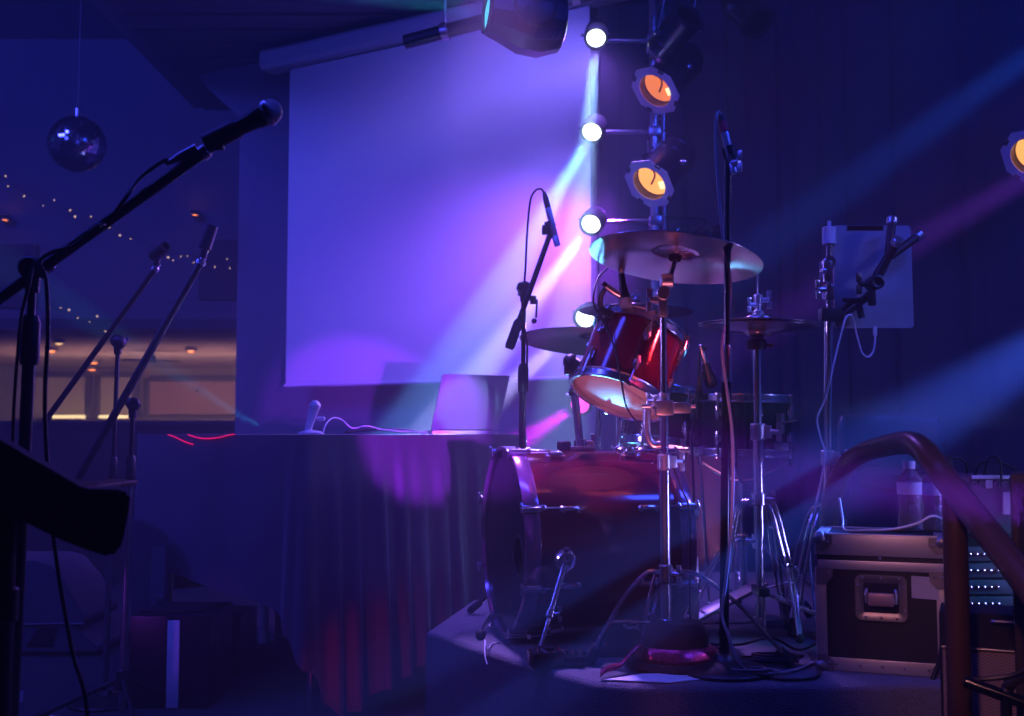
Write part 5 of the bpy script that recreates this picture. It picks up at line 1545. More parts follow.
for sg in (-1, 1): mb.tube([FP(hx_ + sg * (W_ / 2 - 0.028), -0.005, hz_ + 0.022), FP(hx_ + sg * (W_ / 2 - 0.026), -0.014, hz_ + 0.010), FP(hx_ + sg * (W_ / 2 - 0.028), -0.015, hz_ - 0.012)], 0.004, 8)
mb.build('bail', m_brk, hd_)
mb = MB()
for a, c in ((-0.35, 1), (0, 1), (0.35, 1), (-0.3, -1), (0, -1), (0.3, -1)):
    mb.lathe(FP(hx_ + a * W_, -0.006, hz_ + c * (H_ / 2 - 0.008)), -fd, [(0, 0), (0.004, 0), (0.0025, 0.0025), (0, 0.0025)], 10)
for sg in (-1, 1):
    for c in (-0.25, 0.25): mb.lathe(FP(hx_ + sg * (W_ / 2 - 0.008), -0.006, hz_ + c * H_), -fd, [(0, 0), (0.004, 0), (0.0025, 0.0025), (0, 0.0025)], 10)
mb.build('rivet', m_brk, hd_, kind='stuff')
MB().prism([FP(fw * 0.735, -0.004, 0.198), FP(fw * 0.94, -0.004, 0.196), FP(fw * 0.94, -0.004, 0.252), FP(fw * 0.735, -0.004, 0.254)], fd * 0.003).build('sticker', MT['card'], ft, label='grey sticker')
CTOP = RZ + fh + 0.006

# water bottles
m_pet = glass('clear_plastic_bottle', (0.90, 0.92, 1.0), 0.12, 1.25)
m_pet.node_tree.nodes['Principled BSDF'].inputs['Transmission Weight'].default_value = 0.9
m_label = mat('bottle_label', (0.55, 0.55, 0.75), 0.5, var=0.1)
m_cap = mat('bottle_cap', (0.72, 0.70, 0.80), 0.45)
def bottle(label, c, H=0.185, R=0.0315):
    c = V(c); k = H / 0.185
    t = thing('water_bottle', label, 'bottle', c, 'small water bottles')
    r = R
    pr = [(0, 0.003), (r * 0.55, 0.0), (r * 0.92, 0.004), (r, 0.012), (r, 0.03), (r * 0.93, 0.045), (r * 0.86, 0.062), (r * 0.93, 0.080), (r, 0.095), (r, 0.132), (r * 0.9, 0.145), (r * 0.62, 0.158), (r * 0.42, 0.165), (r * 0.42, 0.172)]
    pr = [(a, h * k) for a, h in pr]
    MB().lathe(c, (0, 0, 1), pr + [(0, 0.172 * k)], 32).build('body', m_pet, t)
    MB().lathe(c, (0, 0, 1), [(r * 1.012, 0.098 * k), (r * 1.02, 0.099 * k), (r * 1.02, 0.130 * k), (r * 1.012, 0.131 * k)], 32).build('paper_label', m_label, t)
    MB().lathe(c, (0, 0, 1), [(0, 0.166 * k), (r * 0.50, 0.166 * k), (r * 0.52, 0.170 * k), (r * 0.52, 0.184 * k), (r * 0.48, 0.187 * k), (0, 0.187 * k)], 24).build('cap', m_cap, t)
bottle('left of two clear water bottles on the flight case', XY(908, 2.975, CTOP))
bottle('right of two clear water bottles on the flight case, half behind the handrail', XY(931, 2.985, CTOP), 0.180)
bottle('clear water bottle standing on the stage floor at the far left', XY(21, 3.70, ST), 0.215, 0.030)
cable('white_cable', 'white cable lying across the flight case in front of the bottles', [XY(838, 3.02, CTOP + 0.085), XY(841, 3.0, CTOP + 0.03), XY(843, 2.96, CTOP + 0.005), XY(865, 2.935, CTOP + 0.005), XY(892, 2.925, CTOP + 0.010), XY(915, 2.91, CTOP + 0.026), P(932, 516, 2.90), P(945, 520, 2.95), P(958, 527, 3.0), P(975, 532, 3.08)], 0.003, MT['white_cable'])
cable('stray_cable', 'black cable lying on the flight case behind the white one', [XY(862, 2.95, CTOP + 0.005), XY(882, 2.945, CTOP + 0.005), XY(900, 2.925, CTOP + 0.004), XY(925, 2.93, CTOP + 0.005), XY(940, 2.90, CTOP + 0.005)], 0.0035)
cable('stray_cable', 'black cable hanging down the right edge of the flight case', [FP(fw - 0.01, -0.012, 0.17), FP(fw - 0.02, -0.016, 0.06), FP(fw - 0.05, -0.03, -0.03), FP(fw - 0.07, -0.09, -0.14), FP(fw - 0.075, -0.10, -0.32)], 0.006)

# handrail of the stage steps
m_rail = mat('handrail_paint', (0.10, 0.055, 0.035), 0.34, 0.35, var=0.08)
hb0 = XY(829, 3.36, RZ)
t = thing('handrail', 'thick dark bent tube handrail rising in front of the flight case', 'handrail', XY(954, 2.45, 0.65))
path = [V((hb0.x, 3.36, RZ + 0.004)), P(829, 540, 3.36), P(830, 512, 3.35), P(835, 488, 3.32), P(846, 466, 3.26), P(862, 453, 3.14), P(885, 446, 2.92), P(903, 443, 2.72), P(914, 444, 2.62), P(925, 452, 2.54), P(938, 468, 2.47), P(950, 484, 2.42), P(975, 516, 2.30), P(997, 544, 2.20), P(1030, 587, 2.07), P(1085, 662, 1.90), P(1100, 690, 1.86)]
path.append(V((path[-1].x + 0.01, path[-1].y - 0.01, path[-1].z - 0.15)))
path.append(V((path[-1].x, path[-1].y, 0.33)))
MB().tube(path, 0.0285, 24, k=10).build('rail', m_rail, t)
pj = P(954, 494, 2.40)
MB().cyl(V((pj.x, pj.y, 0.65)), V((pj.x, pj.y, pj.z)), 0.0255, n=28).build('post', m_rail, t)
MB().lathe(V((pj.x, pj.y, 0.65)), (0, 0, 1), [(0, 0), (0.06, 0), (0.06, 0.008), (0.03, 0.012), (0, 0.012)], 28).build('flange', m_rail, t)
MB().lathe(V((hb0.x, hb0.y, RZ)), (0, 0, 1), [(0, 0), (0.06, 0), (0.06, 0.008), (0.03, 0.012), (0, 0.012)], 28).build('flange', m_rail, t)
struct(MB().box((1.75, 2.32, 0.325), (1.7, 0.80, 0.65), bev=0.01), 'floor_step', m_stage)
struct(MB().box((1.75, 1.72, 0.165), (1.7, 0.38, 0.33), bev=0.01), 'floor_step_lower', m_stage)

# guitar amplifier on the step, turned to the front of the stage
AL = XY(934, 2.60, 0.65)
af = V((0.922, -0.388, 0)); ad = V((0.388, 0.922, 0)); az_ = V((0, 0, 1))
AR = M((af, ad, az_)).transposed()
aw = 0.205; ah = 0.535; adp = 0.15
def AP(a, b, c): return AL + af * a + ad * b + az_ * c
t = thing('guitar_amplifier', 'combo amplifier with woven grille and black top, behind the handrail post', 'amplifier', AP(aw / 2, adp / 2, 0))
zs = 0.452
MB().box(AP(aw / 2, adp / 2, ah / 2 + 0.002), (aw, adp, ah), AR, bev=0.008).build('cabinet', MT['black_matt'], t)
def tweed():
    m, nt, b = new_mat('woven_grille_cloth')
    N, L = nt.nodes, nt.links
    tc = N.new('ShaderNodeTexCoord'); ck = N.new('ShaderNodeTexChecker'); ck.inputs['Scale'].default_value = 260
    ck.inputs['Color1'].default_value = (0.30, 0.22, 0.20, 1); ck.inputs['Color2'].default_value = (0.10, 0.07, 0.07, 1)
    L.new(tc.outputs['Object'], ck.inputs['Vector']); L.new(ck.outputs['Color'], b.inputs['Base Color'])
    b.inputs['Roughness'].default_value = 0.7
    bp = N.new('ShaderNodeBump'); bp.inputs['Strength'].default_value = 0.6; bp.inputs['Distance'].default_value = 0.003
    L.new(ck.outputs['Fac'], bp.inputs['Height']); L.new(bp.outputs['Normal'], b.inputs['Normal'])
    return m
MB().box(AP(aw / 2, -0.002, (0.015 + zs) / 2), (aw - 0.012, 0.012, zs - 0.015), AR, bev=0.003).build('grille_cloth', tweed(), t)
MB().box(AP(aw / 2, -0.004, zs + 0.003), (aw - 0.006, 0.014, 0.006), AR, bev=0.002).build('trim_strip', MT['steel'], t)
MB().tube([AP(0.115, 0, 0.52), AP(0.118, -0.012, 0.521), AP(0.165, -0.012, 0.521), AP(0.168, 0, 0.52)], 0.004, 8).build('handle', MT['steel'], t)
MB().box(AP(0.192, -0.003, 0.49), (0.014, 0.008, 0.03), AR, bev=0.002).build('badge', MT['steel'], t)
# short black stand leaning across the grille
t = thing('short_stand', 'short black microphone stand across the woven amplifier grille', 'microphone stand', XY(1005, 2.22, 0.65))
MB().cyl(P(964, 681, 2.28), P(1030, 705, 2.22), 0.0125, n=16, bev=0.003).build('boom', MT['black_gloss'], t)
mb = MB().cyl(P(1004, 695, 2.245), P(1012, 680, 2.245), 0.012, n=14, bev=0.003); mb.box(P(1014, 682, 2.24), (0.045, 0.016, 0.014), M.Rotation(-0.5, 3, 'Y'), bev=0.004)
mb.build('clamp_knob', MT['plastic'], t)
pj2 = P(1006, 698, 2.24)
MB().cyl(V((pj2.x, pj2.y, 0.67)), pj2, 0.011, n=16).build('tube', MT['black_metal'], t)
round_base(t, pj2.x, pj2.y, 0.65, 0.09, MT['black_metal'])
MB().tube([P(966, 680, 2.28), P(985, 679, 2.26), P(1010, 676, 2.24), P(1030, 668, 2.22)], 0.005, 8).build('cord', MT['cable'], t)

# rack with teal-lit gear, mixer on top
RD = 3.12
r0, r1 = XY(958, RD, RZ), XY(1040, RD, RZ)
zr = P(990, 534, RD).z
t = thing('amplifier_rack', 'open equipment rack with teal-lit sockets between handrail and amplifier', 'equipment rack', (r0 + r1) / 2)
rw = r1.x - r0.x; rcx = (r0.x + r1.x) / 2
MB().box((rcx, RD + 0.2, (RZ + zr) / 2), (rw, 0.36, zr - RZ), bev=0.006).build('cabinet', MT['black_metal'], t)
m_unit = mat('rack_unit_panel', (0.16, 0.18, 0.22), 0.35, 0.6)
zz = RZ + 0.03
k = 0
while zz + 0.045 < zr:
    un = MB().box((rcx - 0.0, RD + 0.012, zz + 0.021), (rw - 0.02, 0.02, 0.040), bev=0.002).build('rack_unit', m_unit, t)
    for j in range(5):
        MB().lathe(V((r0.x + 0.02 + j * 0.019, RD + 0.002, zz + 0.021)), (0, -1, 0), [(0, 0), (0.007, 0), (0.006, 0.008), (0.003, 0.009), (0.003, 0.003), (0, 0.003)], 14).build('socket', MT['chrome'], un)
    zz += 0.046; k += 1
for sx_ in (r0.x + 0.004, r1.x - 0.004):
    MB().box((sx_, RD + 0.004, (RZ + zr) / 2), (0.012, 0.012, zr - RZ - 0.01), bev=0.002).build('rack_rail', MT['steel'], t)
mz = zr + 0.002
t = thing('mixing_desk', 'small mixer with pale edge and plugs on top of the equipment rack', 'mixer', (r0 + r1) / 2 + V((0, 0, mz - RZ)))
mh = P(990, 476, RD).z - mz
pr = [V((r0.x - 0.0, RD, mz)), V((r1.x - 0.09, RD, mz)), V((r1.x - 0.09, RD, mz + mh)), V((r0.x, RD, mz + mh))]
MB().prism(pr, (0, 0.28, 0)).build('housing', mat('mixer_body', (0.045, 0.03, 0.045), 0.5), t)
MB().box(((r0.x + r1.x - 0.09) / 2 + 0.02, RD - 0.002, mz + mh - 0.003), (0.115, 0.01, 0.010), bev=0.002).build('top_trim', MT['white_plastic'], t)
MB().box((P(987, 433, RD).x, RD - 0.003, P(987, 484, RD).z), (0.020, 0.004, 0.024), bev=0.001).build('sticker', MT['card'], t)
MB().box((P(1004, 433, RD).x, RD - 0.006, P(1004, 503, RD).z), (0.026, 0.010, 0.062), bev=0.002).build('tag', MT['card'], t)
for x in (972, 980, 995, 1003):
    MB().lathe(V((P(x, 433, RD).x, RD, P(x, 484, RD).z)), (0, -1, 0), [(0.009, 0), (0.009, 0.004), (0.005, 0.004), (0.004, 0.001), (0, 0.001)], 14).build('socket', MT['chrome'], t)
for pts, lab in (([P(950, 459, RD + 0.04), P(960, 458, RD + 0.04), P(966, 464, RD + 0.05), P(967, 474, RD + 0.06)], 'thin black lead arching left of the mixer top'),
                 ([P(976, 474, RD + 0.06), P(978, 466, RD + 0.05), P(984, 462, RD + 0.04), P(1000, 462, RD + 0.04), P(1015, 470, RD + 0.05), P(1020, 476, RD + 0.07)], 'long low black lead arching over the mixer'),
                 ([P(985, 474, RD + 0.05), P(987, 462, RD + 0.03), P(992, 456, RD + 0.0), P(998, 458, RD - 0.01), P(1001, 468, RD - 0.015), P(1001, 490, RD - 0.015)], 'tall black lead looping onto the mixer front')):
    o = cable('patch_lead', lab, pts, 0.0035)
    MB().lathe(V(pts[0]) + V((0, 0, -0.03 if pts[0].z < pts[1].z else -0.0)), (0, 0, 1), [(0, 0), (0.007, 0), (0.008, 0.02), (0.004, 0.04), (0, 0.04)], 12).build('plug', MT['plastic'], o)
# crumpled pale cloth below the mixer
p0 = P(1003, 527, 2.98)
# black loudspeaker at the right edge
SL = XY(1008, 2.36, 0.65)
sf = V((0.905, -0.425, 0)); sd = V((0.425, 0.905, 0)); SR = M((sf, sd, V((0, 0, 1)))).transposed()
zt2 = P(1036, 474, 2.34).z
t = thing('loudspeaker', 'dark brown-black loudspeaker column at the right edge of the frame', 'loudspeaker', SL + sf * 0.11 + sd * 0.09)
hs_ = zt2 - 0.65
MB().box(SL + sf * 0.11 + sd * 0.09 + V((0, 0, hs_ / 2)), (0.22, 0.18, hs_), SR, bev=0.01).build('cabinet', mat('speaker_tolex', (0.02, 0.012, 0.010), 0.6, bump=0.3, bscale=250), t)
MB().box(SL + sf * 0.11 - sd * 0.003 + V((0, 0, hs_ / 2)), (0.19, 0.010, hs_ - 0.04), SR, bev=0.003).build('grille', mat('speaker_mesh', (0.015, 0.015, 0.015), 0.6, bump=0.6, bscale=400), t)
# ================================================================== stage lamps
LD = 5.2
m_can = mat('par_can_black', (0.09, 0.09, 0.10), 0.25, 0.8)
m_plate = mat('gel_frame', (0.85, 0.83, 0.90), 0.45, 0.1)
m_amber = emitter('amber_lamp_reflector', (1.0, 0.46, 0.12), 1.1)
m_amber_dim = emitter('dim_amber_reflector', (1.0, 0.30, 0.08), 0.75)
m_bulb = emitter('lamp_bulb', (1.0, 0.75, 0.38), 1.8)
m_brace = mat('lamp_spring', (0.16, 0.05, 0.05), 0.4, 0.3)

def octo_plate(mb, c, n_, x, y, w, hole, th=0.004):
    N_ = 48
    def oct_r(a):
        k = (a + PI / 8) % (PI / 4) - PI / 8
        return w / math.cos(k)
    front, fs = [], []
    for off in (0, -th):
        for i in range(N_):
            a = 2 * PI * i / N_
            e = x * math.cos(a) + y * math.sin(a)
            front.append(c + n_ * off + e * oct_r(a)); front.append(c + n_ * off + e * hole)
    M2 = 2 * N_
    for i in range(N_):
        o, p = 2 * i, 2 * ((i + 1) % N_)
        fs += [(o, p, p + 1, o + 1), (M2 + o, M2 + o + 1, M2 + p + 1, M2 + p), (o, M2 + o, M2 + p, p), (o + 1, p + 1, M2 + p + 1, M2 + o + 1)]
    return mb.add(front, fs)

def par_can(label, c, n_, w=0.122, R=0.092, L=0.34, lit=1, hang=None, bright=True, plate=None, group='black par cans with octagonal frames'):
    c = V(c); n_ = V(n_).normalized()
    x, y, a = basis(n_, (0.1, 0, 1))
    t = thing('par_can', label, 'stage light', c - n_ * L * 0.5, group)
    b = -n_
    MB().lathe(c, b, [(R * 1.02, 0.010), (R * 1.05, 0.012), (R * 1.05, 0.03), (R, 0.034), (R, L * 0.60), (R * 1.03, L * 0.61), (R * 1.03, L * 0.65), (R, L * 0.66), (R, L * 0.80), (R * 1.03, L * 0.81), (R * 1.03, L * 0.84), (R * 0.98, L * 0.86), (R * 0.84, L * 0.96), (R * 0.5, L), (0, L), (0, L - 0.003), (R * 0.5, L - 0.004), (R * 0.96, L * 0.8), (R * 0.97, 0.010), (R * 1.02, 0.010)], 44).build('housing', m_can, t)
    pl = MB(); octo_plate(pl, c, n_, x, y, w, w * 0.70)
    fr = pl.build('gel_frame', plate or m_plate, t)
    for k in range(4):
        an = PI / 4 + k * PI / 2
        e = x * math.cos(an) + y * math.sin(an)
        MB().box(c + e * w * 0.98 - n_ * 0.004, (0.030, 0.020, 0.016), M((y * math.cos(an) - x * math.sin(an), e, n_)).transposed(), bev=0.003).build('frame_clip', m_can, fr)
    if lit:
        am = m_amber if bright else m_amber_dim
        rf = MB().lathe(c, b, [(R * 0.93, 0.05), (R * 0.90, 0.08), (R * 0.72, 0.13), (R * 0.4, 0.17), (0, 0.185), (0, 0.19), (R * 0.45, 0.18), (R * 0.95, 0.09), (R * 0.93, 0.05)], 40).build('reflector', am, t)
        MB().lathe(c, b, [(R * 0.955, 0.052), (R * 0.93, 0.049), (R * 0.93, 0.064), (R * 0.955, 0.064)], 40).build('spring_ring', m_brace, rf)
        MB().tube([c + b * 0.085 + x * R * 0.55 + y * R * 0.5, c + b * 0.10 + x * R * 0.2 + y * R * 0.30, c + b * 0.10 - x * R * 0.15 + y * R * 0.35, c + b * 0.085 - x * R * 0.5 + y * R * 0.62], 0.005, 8).build('filament_wire', m_brace, rf)
        MB().box(c + b * 0.075 - x * R * 0.55 - y * R * 0.2, (R * 0.5, R * 0.42, 0.012), M((y, x, n_)).transposed(), bev=0.005).build('lamp_base', m_bulb, rf)
    # yoke
    mid = c + b * L * 0.5
    hx = V((n_.y, -n_.x, 0)).normalized()
    up = V((0, 0, 1))
    k0, k1 = mid + hx * (R + 0.012), mid - hx * (R + 0.012)
    hang = V(hang) if hang is not None else mid + V((0, 0, 0.22))
    h0 = hang
    tdir = (h0 - mid).normalized()
    s0, s1 = k0 + tdir * ((h0 - mid).length * 0.75), k1 + tdir * ((h0 - mid).length * 0.75)
    mb = MB().tube([k0, s0, s0 * 0.7 + s1 * 0.3 + tdir * 0.02, s0 * 0.3 + s1 * 0.7 + tdir * 0.02, s1, k1], 0.007, 10, smooth=False)
    yk = mb.build('yoke', m_can, t)
    for kk_, sg in ((k0, 1), (k1, -1)):
        MB().lathe(kk_ - hx * sg * 0.012, hx * sg, [(0, 0), (0.014, 0), (0.014, 0.018), (0.006, 0.022), (0.006, 0.03), (0, 0.03)], 16).build('yoke_bolt', MT['steel'], yk)
    mb = MB().box(h0 + V((0, 0, 0.0)), (0.045, 0.05, 0.05), bev=0.008)
    wing_nut(mb, h0 + V((-0.02, -0.02, 0.0)), (-0.7, -0.7, 0), (0, 0, 1), 1.6)
    mb.build('hook_clamp', MT['steel'], t)
    MB().tube([c + b * L + V((0, 0, 0)), c + b * (L + 0.04) + V((0, 0, 0.03)), mid + V((0.09, 0.06, 0.16)), h0 + V((0.05, 0.03, 0.10))], 0.006, 8).build('power_cord', MT['cable'], t)
    return t

# the tower: one upright with cross arms
tw = XY(657, 5.36, ST)
t = thing('lighting_tower', 'upright steel lighting pole with cross arms carrying the lit lamps', 'lighting stand', tw)
MB().cyl(V((tw.x, tw.y, ST)), V((tw.x, tw.y, 4.10)), 0.022, n=20).build('pole', MT['steel'], t)
MB().cyl(V((tw.x + 0.05, tw.y + 0.03, ST + 0.3)), V((tw.x + 0.05, tw.y + 0.03, 4.08)), 0.010, n=14).build('guide_tube', MT['steel'], t)
mb = MB()
for i in range(40): mb.cyl(V((tw.x, tw.y, 1.2 + i * 0.07)), V((tw.x + 0.05, tw.y + 0.03, 1.2 + i * 0.07)), 0.005, n=8)
mb.build('rung', MT['steel'], t, kind='stuff')
MB().lathe(V((tw.x, tw.y, ST)), (0, 0, 1), [(0, 0), (0.30, 0), (0.30, 0.012), (0.05, 0.02), (0.03, 0.08), (0, 0.08)], 40).build('base', MT['black_metal'], t)
LEDS = [(596, 38), (592, 132), (591, 224), (585, 318), (572, 404)]
for px, py in LEDS:
    z = P(px, py, LD).z + 0.045
    xa = P(px, py, LD).x
    mb = MB().cyl(V((xa - 0.02, tw.y, z)), V((tw.x + 0.02, tw.y, z)), 0.012, n=14)
    mb.box(V((tw.x, tw.y, z)), (0.06, 0.06, 0.05), bev=0.008)
    mb.build('cross_arm', MT['steel'], t)

# LED lamps
m_led = emitter('white_led_face', (0.75, 0.85, 1.0), 9.0)
m_led_red = emitter('magenta_led_face', (1.0, 0.05, 0.6), 2.0)
LAMPS = [(596, 38, 560, 440, 4.55, 0), (592, 132, 425, 431, 4.85, 0), (591, 224, 438, 431, 4.75, 0), (585, 318, 462, 430, 4.80, 0)]
labs = ['topmost lit LED lamp of the column beside the screen', 'lit LED lamp below the topmost one, level with the red-banded mic', 'lit LED lamp at the left end of the largest cymbal', 'lit LED lamp peeking out behind the rack tom under the largest cymbal', 'magenta LED lamp hidden behind the tom post']
def led_lamp(px, py, target, label, m):
    c = P(px, py, LD); beam = (V(target) - c).normalized()
    n_ = (beam * 0.55 + (V((0, 0, CZ)) - c).normalized() * 0.75).normalized()
    # the face is turned partly to the stage front
    t = thing('led_lamp', label, 'stage light', c - n_ * 0.05, 'LED lamps on the tower')
    R = 0.057
    MB().lathe(c, -n_, [(R * 0.80, -0.006), (R, -0.012), (R * 1.04, 0), (R * 1.04, 0.05), (R * 0.95, 0.06), (R * 0.95, 0.10), (R * 0.6, 0.13), (0, 0.135), (0, 0.13), (R * 0.78, 0.012), (R * 0.80, -0.006)], 36).build('housing', MT['black_matt'], t)
    f = MB().lathe(c + n_ * 0.001, -n_, [(0, -0.020), (0.018, -0.018), (0.034, -0.010), (0.044, 0.002), (0.044, 0.008), (0, 0.008)], 36).build('lens', m, t)
    hx = V((n_.y, -n_.x, 0)).normalized()
    mid = c - n_ * 0.05
    z = P(px, py, LD).z + 0.045
    h = V((c.x, 5.36, z))
    MB().tube([mid + hx * (R + 0.01), mid + hx * (R + 0.01) + V((0, 0.09, 0.03)), h + V((0, -0.02, 0)), mid - hx * (R + 0.01) + V((0, 0.09, 0.03)), mid - hx * (R + 0.01)], 0.006, 8, smooth=False).build('yoke', m_can, t)
    return c, beam
LED_C = []
for (px, py, tx, ty, td, _n), lab in zip(LAMPS, labs):
    LED_C.append(led_lamp(px, py, P(tx, ty, td), lab, m_led))
RED_C = led_lamp(580, 404, P(505, 452, 4.7), labs[4], m_led_red)

# amber cans on the tower and at the edge
pn = V((-0.61, -0.467, -0.71))
def hangp(px, py): return V((tw.x, tw.y - 0.045, P(px, py, 5.3).z))
par_can('upper amber par can on the lighting pole, dimmer of the two', P(655, 91, 5.12), pn, hang=hangp(660, 50), bright=False)
par_can('lower amber par can on the lighting pole just above the largest cymbal', P(649, 184, 5.12), V((-0.58, -0.55, -0.66)), hang=hangp(660, 148))
par_can('amber par can cut by the right edge of the frame', P(1030, 157, 4.7), V((-0.79, -0.525, -0.635)), hang=P(1052, 95, 4.85))
par_can('unlit dark par can behind the right end of the largest cymbal', P(722, 246, 5.25), V((0.55, -0.45, 0.05)), w=0.10, plate=m_can, lit=0, hang=hangp(668, 236))
par_can('unlit dark lamp at the top edge right of the amber cans', P(758, 22, 5.0), V((0.35, -0.62, -0.70)), w=0.082, R=0.075, L=0.25, plate=m_can, lit=0, hang=P(735, -40, 5.1))
par_can('unlit dark lamp at the top edge above the upper amber can', P(688, 16, 4.8), V((0.30, -0.50, 0.30)), w=0.082, R=0.075, L=0.25, plate=m_can, lit=0, hang=P(690, -45, 4.85))
# truss pipes above
t = thing('lighting_bar', 'dark steel bar behind the moving head along the top edge', 'lighting bar', P(520, 22, 4.9))
a, b_ = P(405, 42, 5.3), P(760, -52, 4.9)
MB().cyl(a, b_, 0.035, n=18).build('pipe', MT['black_metal'], t)
for q in (0.12, 0.5, 0.9):
    p = a.lerp(b_, q)
    MB().cyl(p, V((p.x, p.y, 4.12)), 0.008, n=10).build('hanger', MT['steel'], t)
    MB().cyl(p - (b_ - a).normalized() * 0.02, p + (b_ - a).normalized() * 0.02, 0.045, n=18, bev=0.004).build('pipe_clamp', MT['steel'], t)
p = P(1052, 90, 4.85)
t = thing('lighting_bar', 'steel bar at the right edge holding the cut-off amber can', 'lighting bar', p)
MB().cyl(V((p.x - 0.1, p.y + 0.03, p.z + 0.03)), V((3.65, p.y + 0.03, p.z + 0.03)), 0.024, n=16).build('pipe', MT['black_metal'], t)

# moving head
hc2 = P(527, 18, 4.6)
ax = V((-0.93, -0.22, 0.06)).normalized()
t = thing('moving_head', 'large dark moving head lamp hanging at the top edge before the screen', 'stage light', hc2)
m_mh = mat('moving_head_shell', (0.035, 0.035, 0.045), 0.35, bump=0.03)
# faceted head: octagonal sections along its axis
x, y, a_ = basis(ax, (0, 0, 1))
secs = [(-0.165, 0.07, 0.085), (-0.15, 0.115, 0.125), (-0.06, 0.150, 0.160), (0.03, 0.150, 0.155), (0.12, 0.125, 0.115), (0.165, 0.115, 0.098), (0.168, 0.098, 0.085)]
vs, fs = [], []
K = 12
for h, ry, rx in secs:
    for i in range(K):
        a = 2 * PI * (i + 0.5) / K
        vs.append(hc2 + a_ * h + x * rx * math.cos(a) + y * ry * math.sin(a))
for s_ in range(len(secs) - 1):
    for i in range(K):
        j = (i + 1) % K
        fs.append((s_ * K + i, s_ * K + j, (s_ + 1) * K + j, (s_ + 1) * K + i))
fs.append(tuple(range(K - 1, -1, -1))); fs.append(tuple((len(secs) - 1) * K + i for i in range(K)))
MB().add(vs, fs).build('head', m_mh, t, ang=25)
lc = hc2 + a_ * 0.168
MB().lathe(lc, a_, [(0.080, -0.01), (0.092, -0.01), (0.092, 0.014), (0.080, 0.014), (0.076, 0.0), (0.080, -0.01)], 36).build('lens_ring', MT['plastic'], t)
MB().lathe(lc, a_, [(0, 0.008), (0.05, 0.006), (0.077, 0.0), (0.077, -0.006), (0, -0.006)], 36).build('lens', emitter('cyan_lens', (0.1, 0.7, 1.0), 1.2), t)
mb = MB()
for i in range(10):
    p = hc2 + ax * (-0.145 + i * 0.012) + V((0, -0.115, -0.095 - 0.002 * i))
    mb.box(p, (0.004, 0.03, 0.04), M.Rotation(0.3, 3, 'Y'))
mb.build('vent', MT['plastic'], t)
yd = V((ax.y, -ax.x, 0)).normalized()
if yd.y > 0: yd = -yd
for sg, nm in ((1, 0), (-1, 1)):
    j = hc2 + yd * sg * 0.165
    mb = MB().lathe(j - yd * sg * 0.02, yd * sg, [(0, 0), (0.09, 0), (0.092, 0.006), (0.088, 0.03), (0.07, 0.042), (0, 0.044)], 36)
    top = j + V((0, 0, 0.30))
    mb.box((j + top) / 2 + yd * sg * 0.006, (0.13, 0.045, 0.30), M((V((-yd.y, yd.x, 0)), yd, V((0, 0, 1)))).transposed(), bev=0.012)
    arm = mb.build('yoke_arm', m_mh, t)
    MB().lathe(j + yd * sg * 0.024 + V((-0.045, 0, -0.035)), yd * sg, [(0, 0), (0.016, 0), (0.014, 0.012), (0, 0.014)], 18).build('lock_knob', MT['plastic'], arm)
MB().box(hc2 + V((0, 0, 0.34)), (0.30, 0.38, 0.11), M((V((-yd.y, yd.x, 0)), yd, V((0, 0, 1)))).transposed(), bev=0.02).build('base', m_mh, t)
MB().cyl(hc2 + V((0, 0, 0.39)), V((hc2.x, hc2.y, 4.14)), 0.03, n=14).build('hanging_pipe', MT['steel'], t)
# ================================================================== light
def look(o, target):
    d = V(target) - o.location
    o.rotation_euler = d.to_track_quat('-Z', 'Y').to_euler()
def spot(name, loc, target, power, col, deg, blend=0.15, r=0.03):
    l = bpy.data.lights.new(name, 'SPOT'); l.energy = power; l.color = col
    l.spot_size = math.radians(deg); l.spot_blend = blend; l.shadow_soft_size = r
    o = bpy.data.objects.new(name, l); COL.objects.link(o); o.location = loc; look(o, target)
    return o
def area(name, loc, target, power, col, sx, sy):
    l = bpy.data.lights.new(name, 'AREA'); l.energy = power; l.color = col; l.shape = 'RECTANGLE'; l.size = sx; l.size_y = sy
    o = bpy.data.objects.new(name, l); COL.objects.link(o); o.location = loc; look(o, target)
    return o
BLUE = (0.05, 0.08, 1.0); VIOLET = (0.22, 0.06, 1.0); CYAN = (0.15, 0.65, 1.0)
# house wash: unseen blue area lights added above for the ambient blue
area('blue_wash_stage', (-0.8, 2.4, 4.0), (-0.6, 5.5, 1.2), 55, (0.05, 0.06, 1.0), 3.0, 0.4)
area('blue_wash_hall', (-4.8, 3.0, 5.2), (-4.5, 10.0, 2.5), 260, (0.05, 0.06, 1.0), 3.0, 0.6)
area('blue_wash_right', (2.6, 2.2, 4.0), (1.6, 5.0, 1.6), 52, (0.03, 0.07, 1.0), 1.6, 0.4)
area('bar_light', (-4.6, 15.5, 2.66), (-4.6, 17.5, 1.0), 90, (1.0, 0.60, 0.48), 5.0, 2.0)
area('bar_uplight', (-4.6, 15.0, 1.2), (-4.6, 16.0, 2.7), 50, (1.0, 0.5, 0.5), 5.0, 1.0)
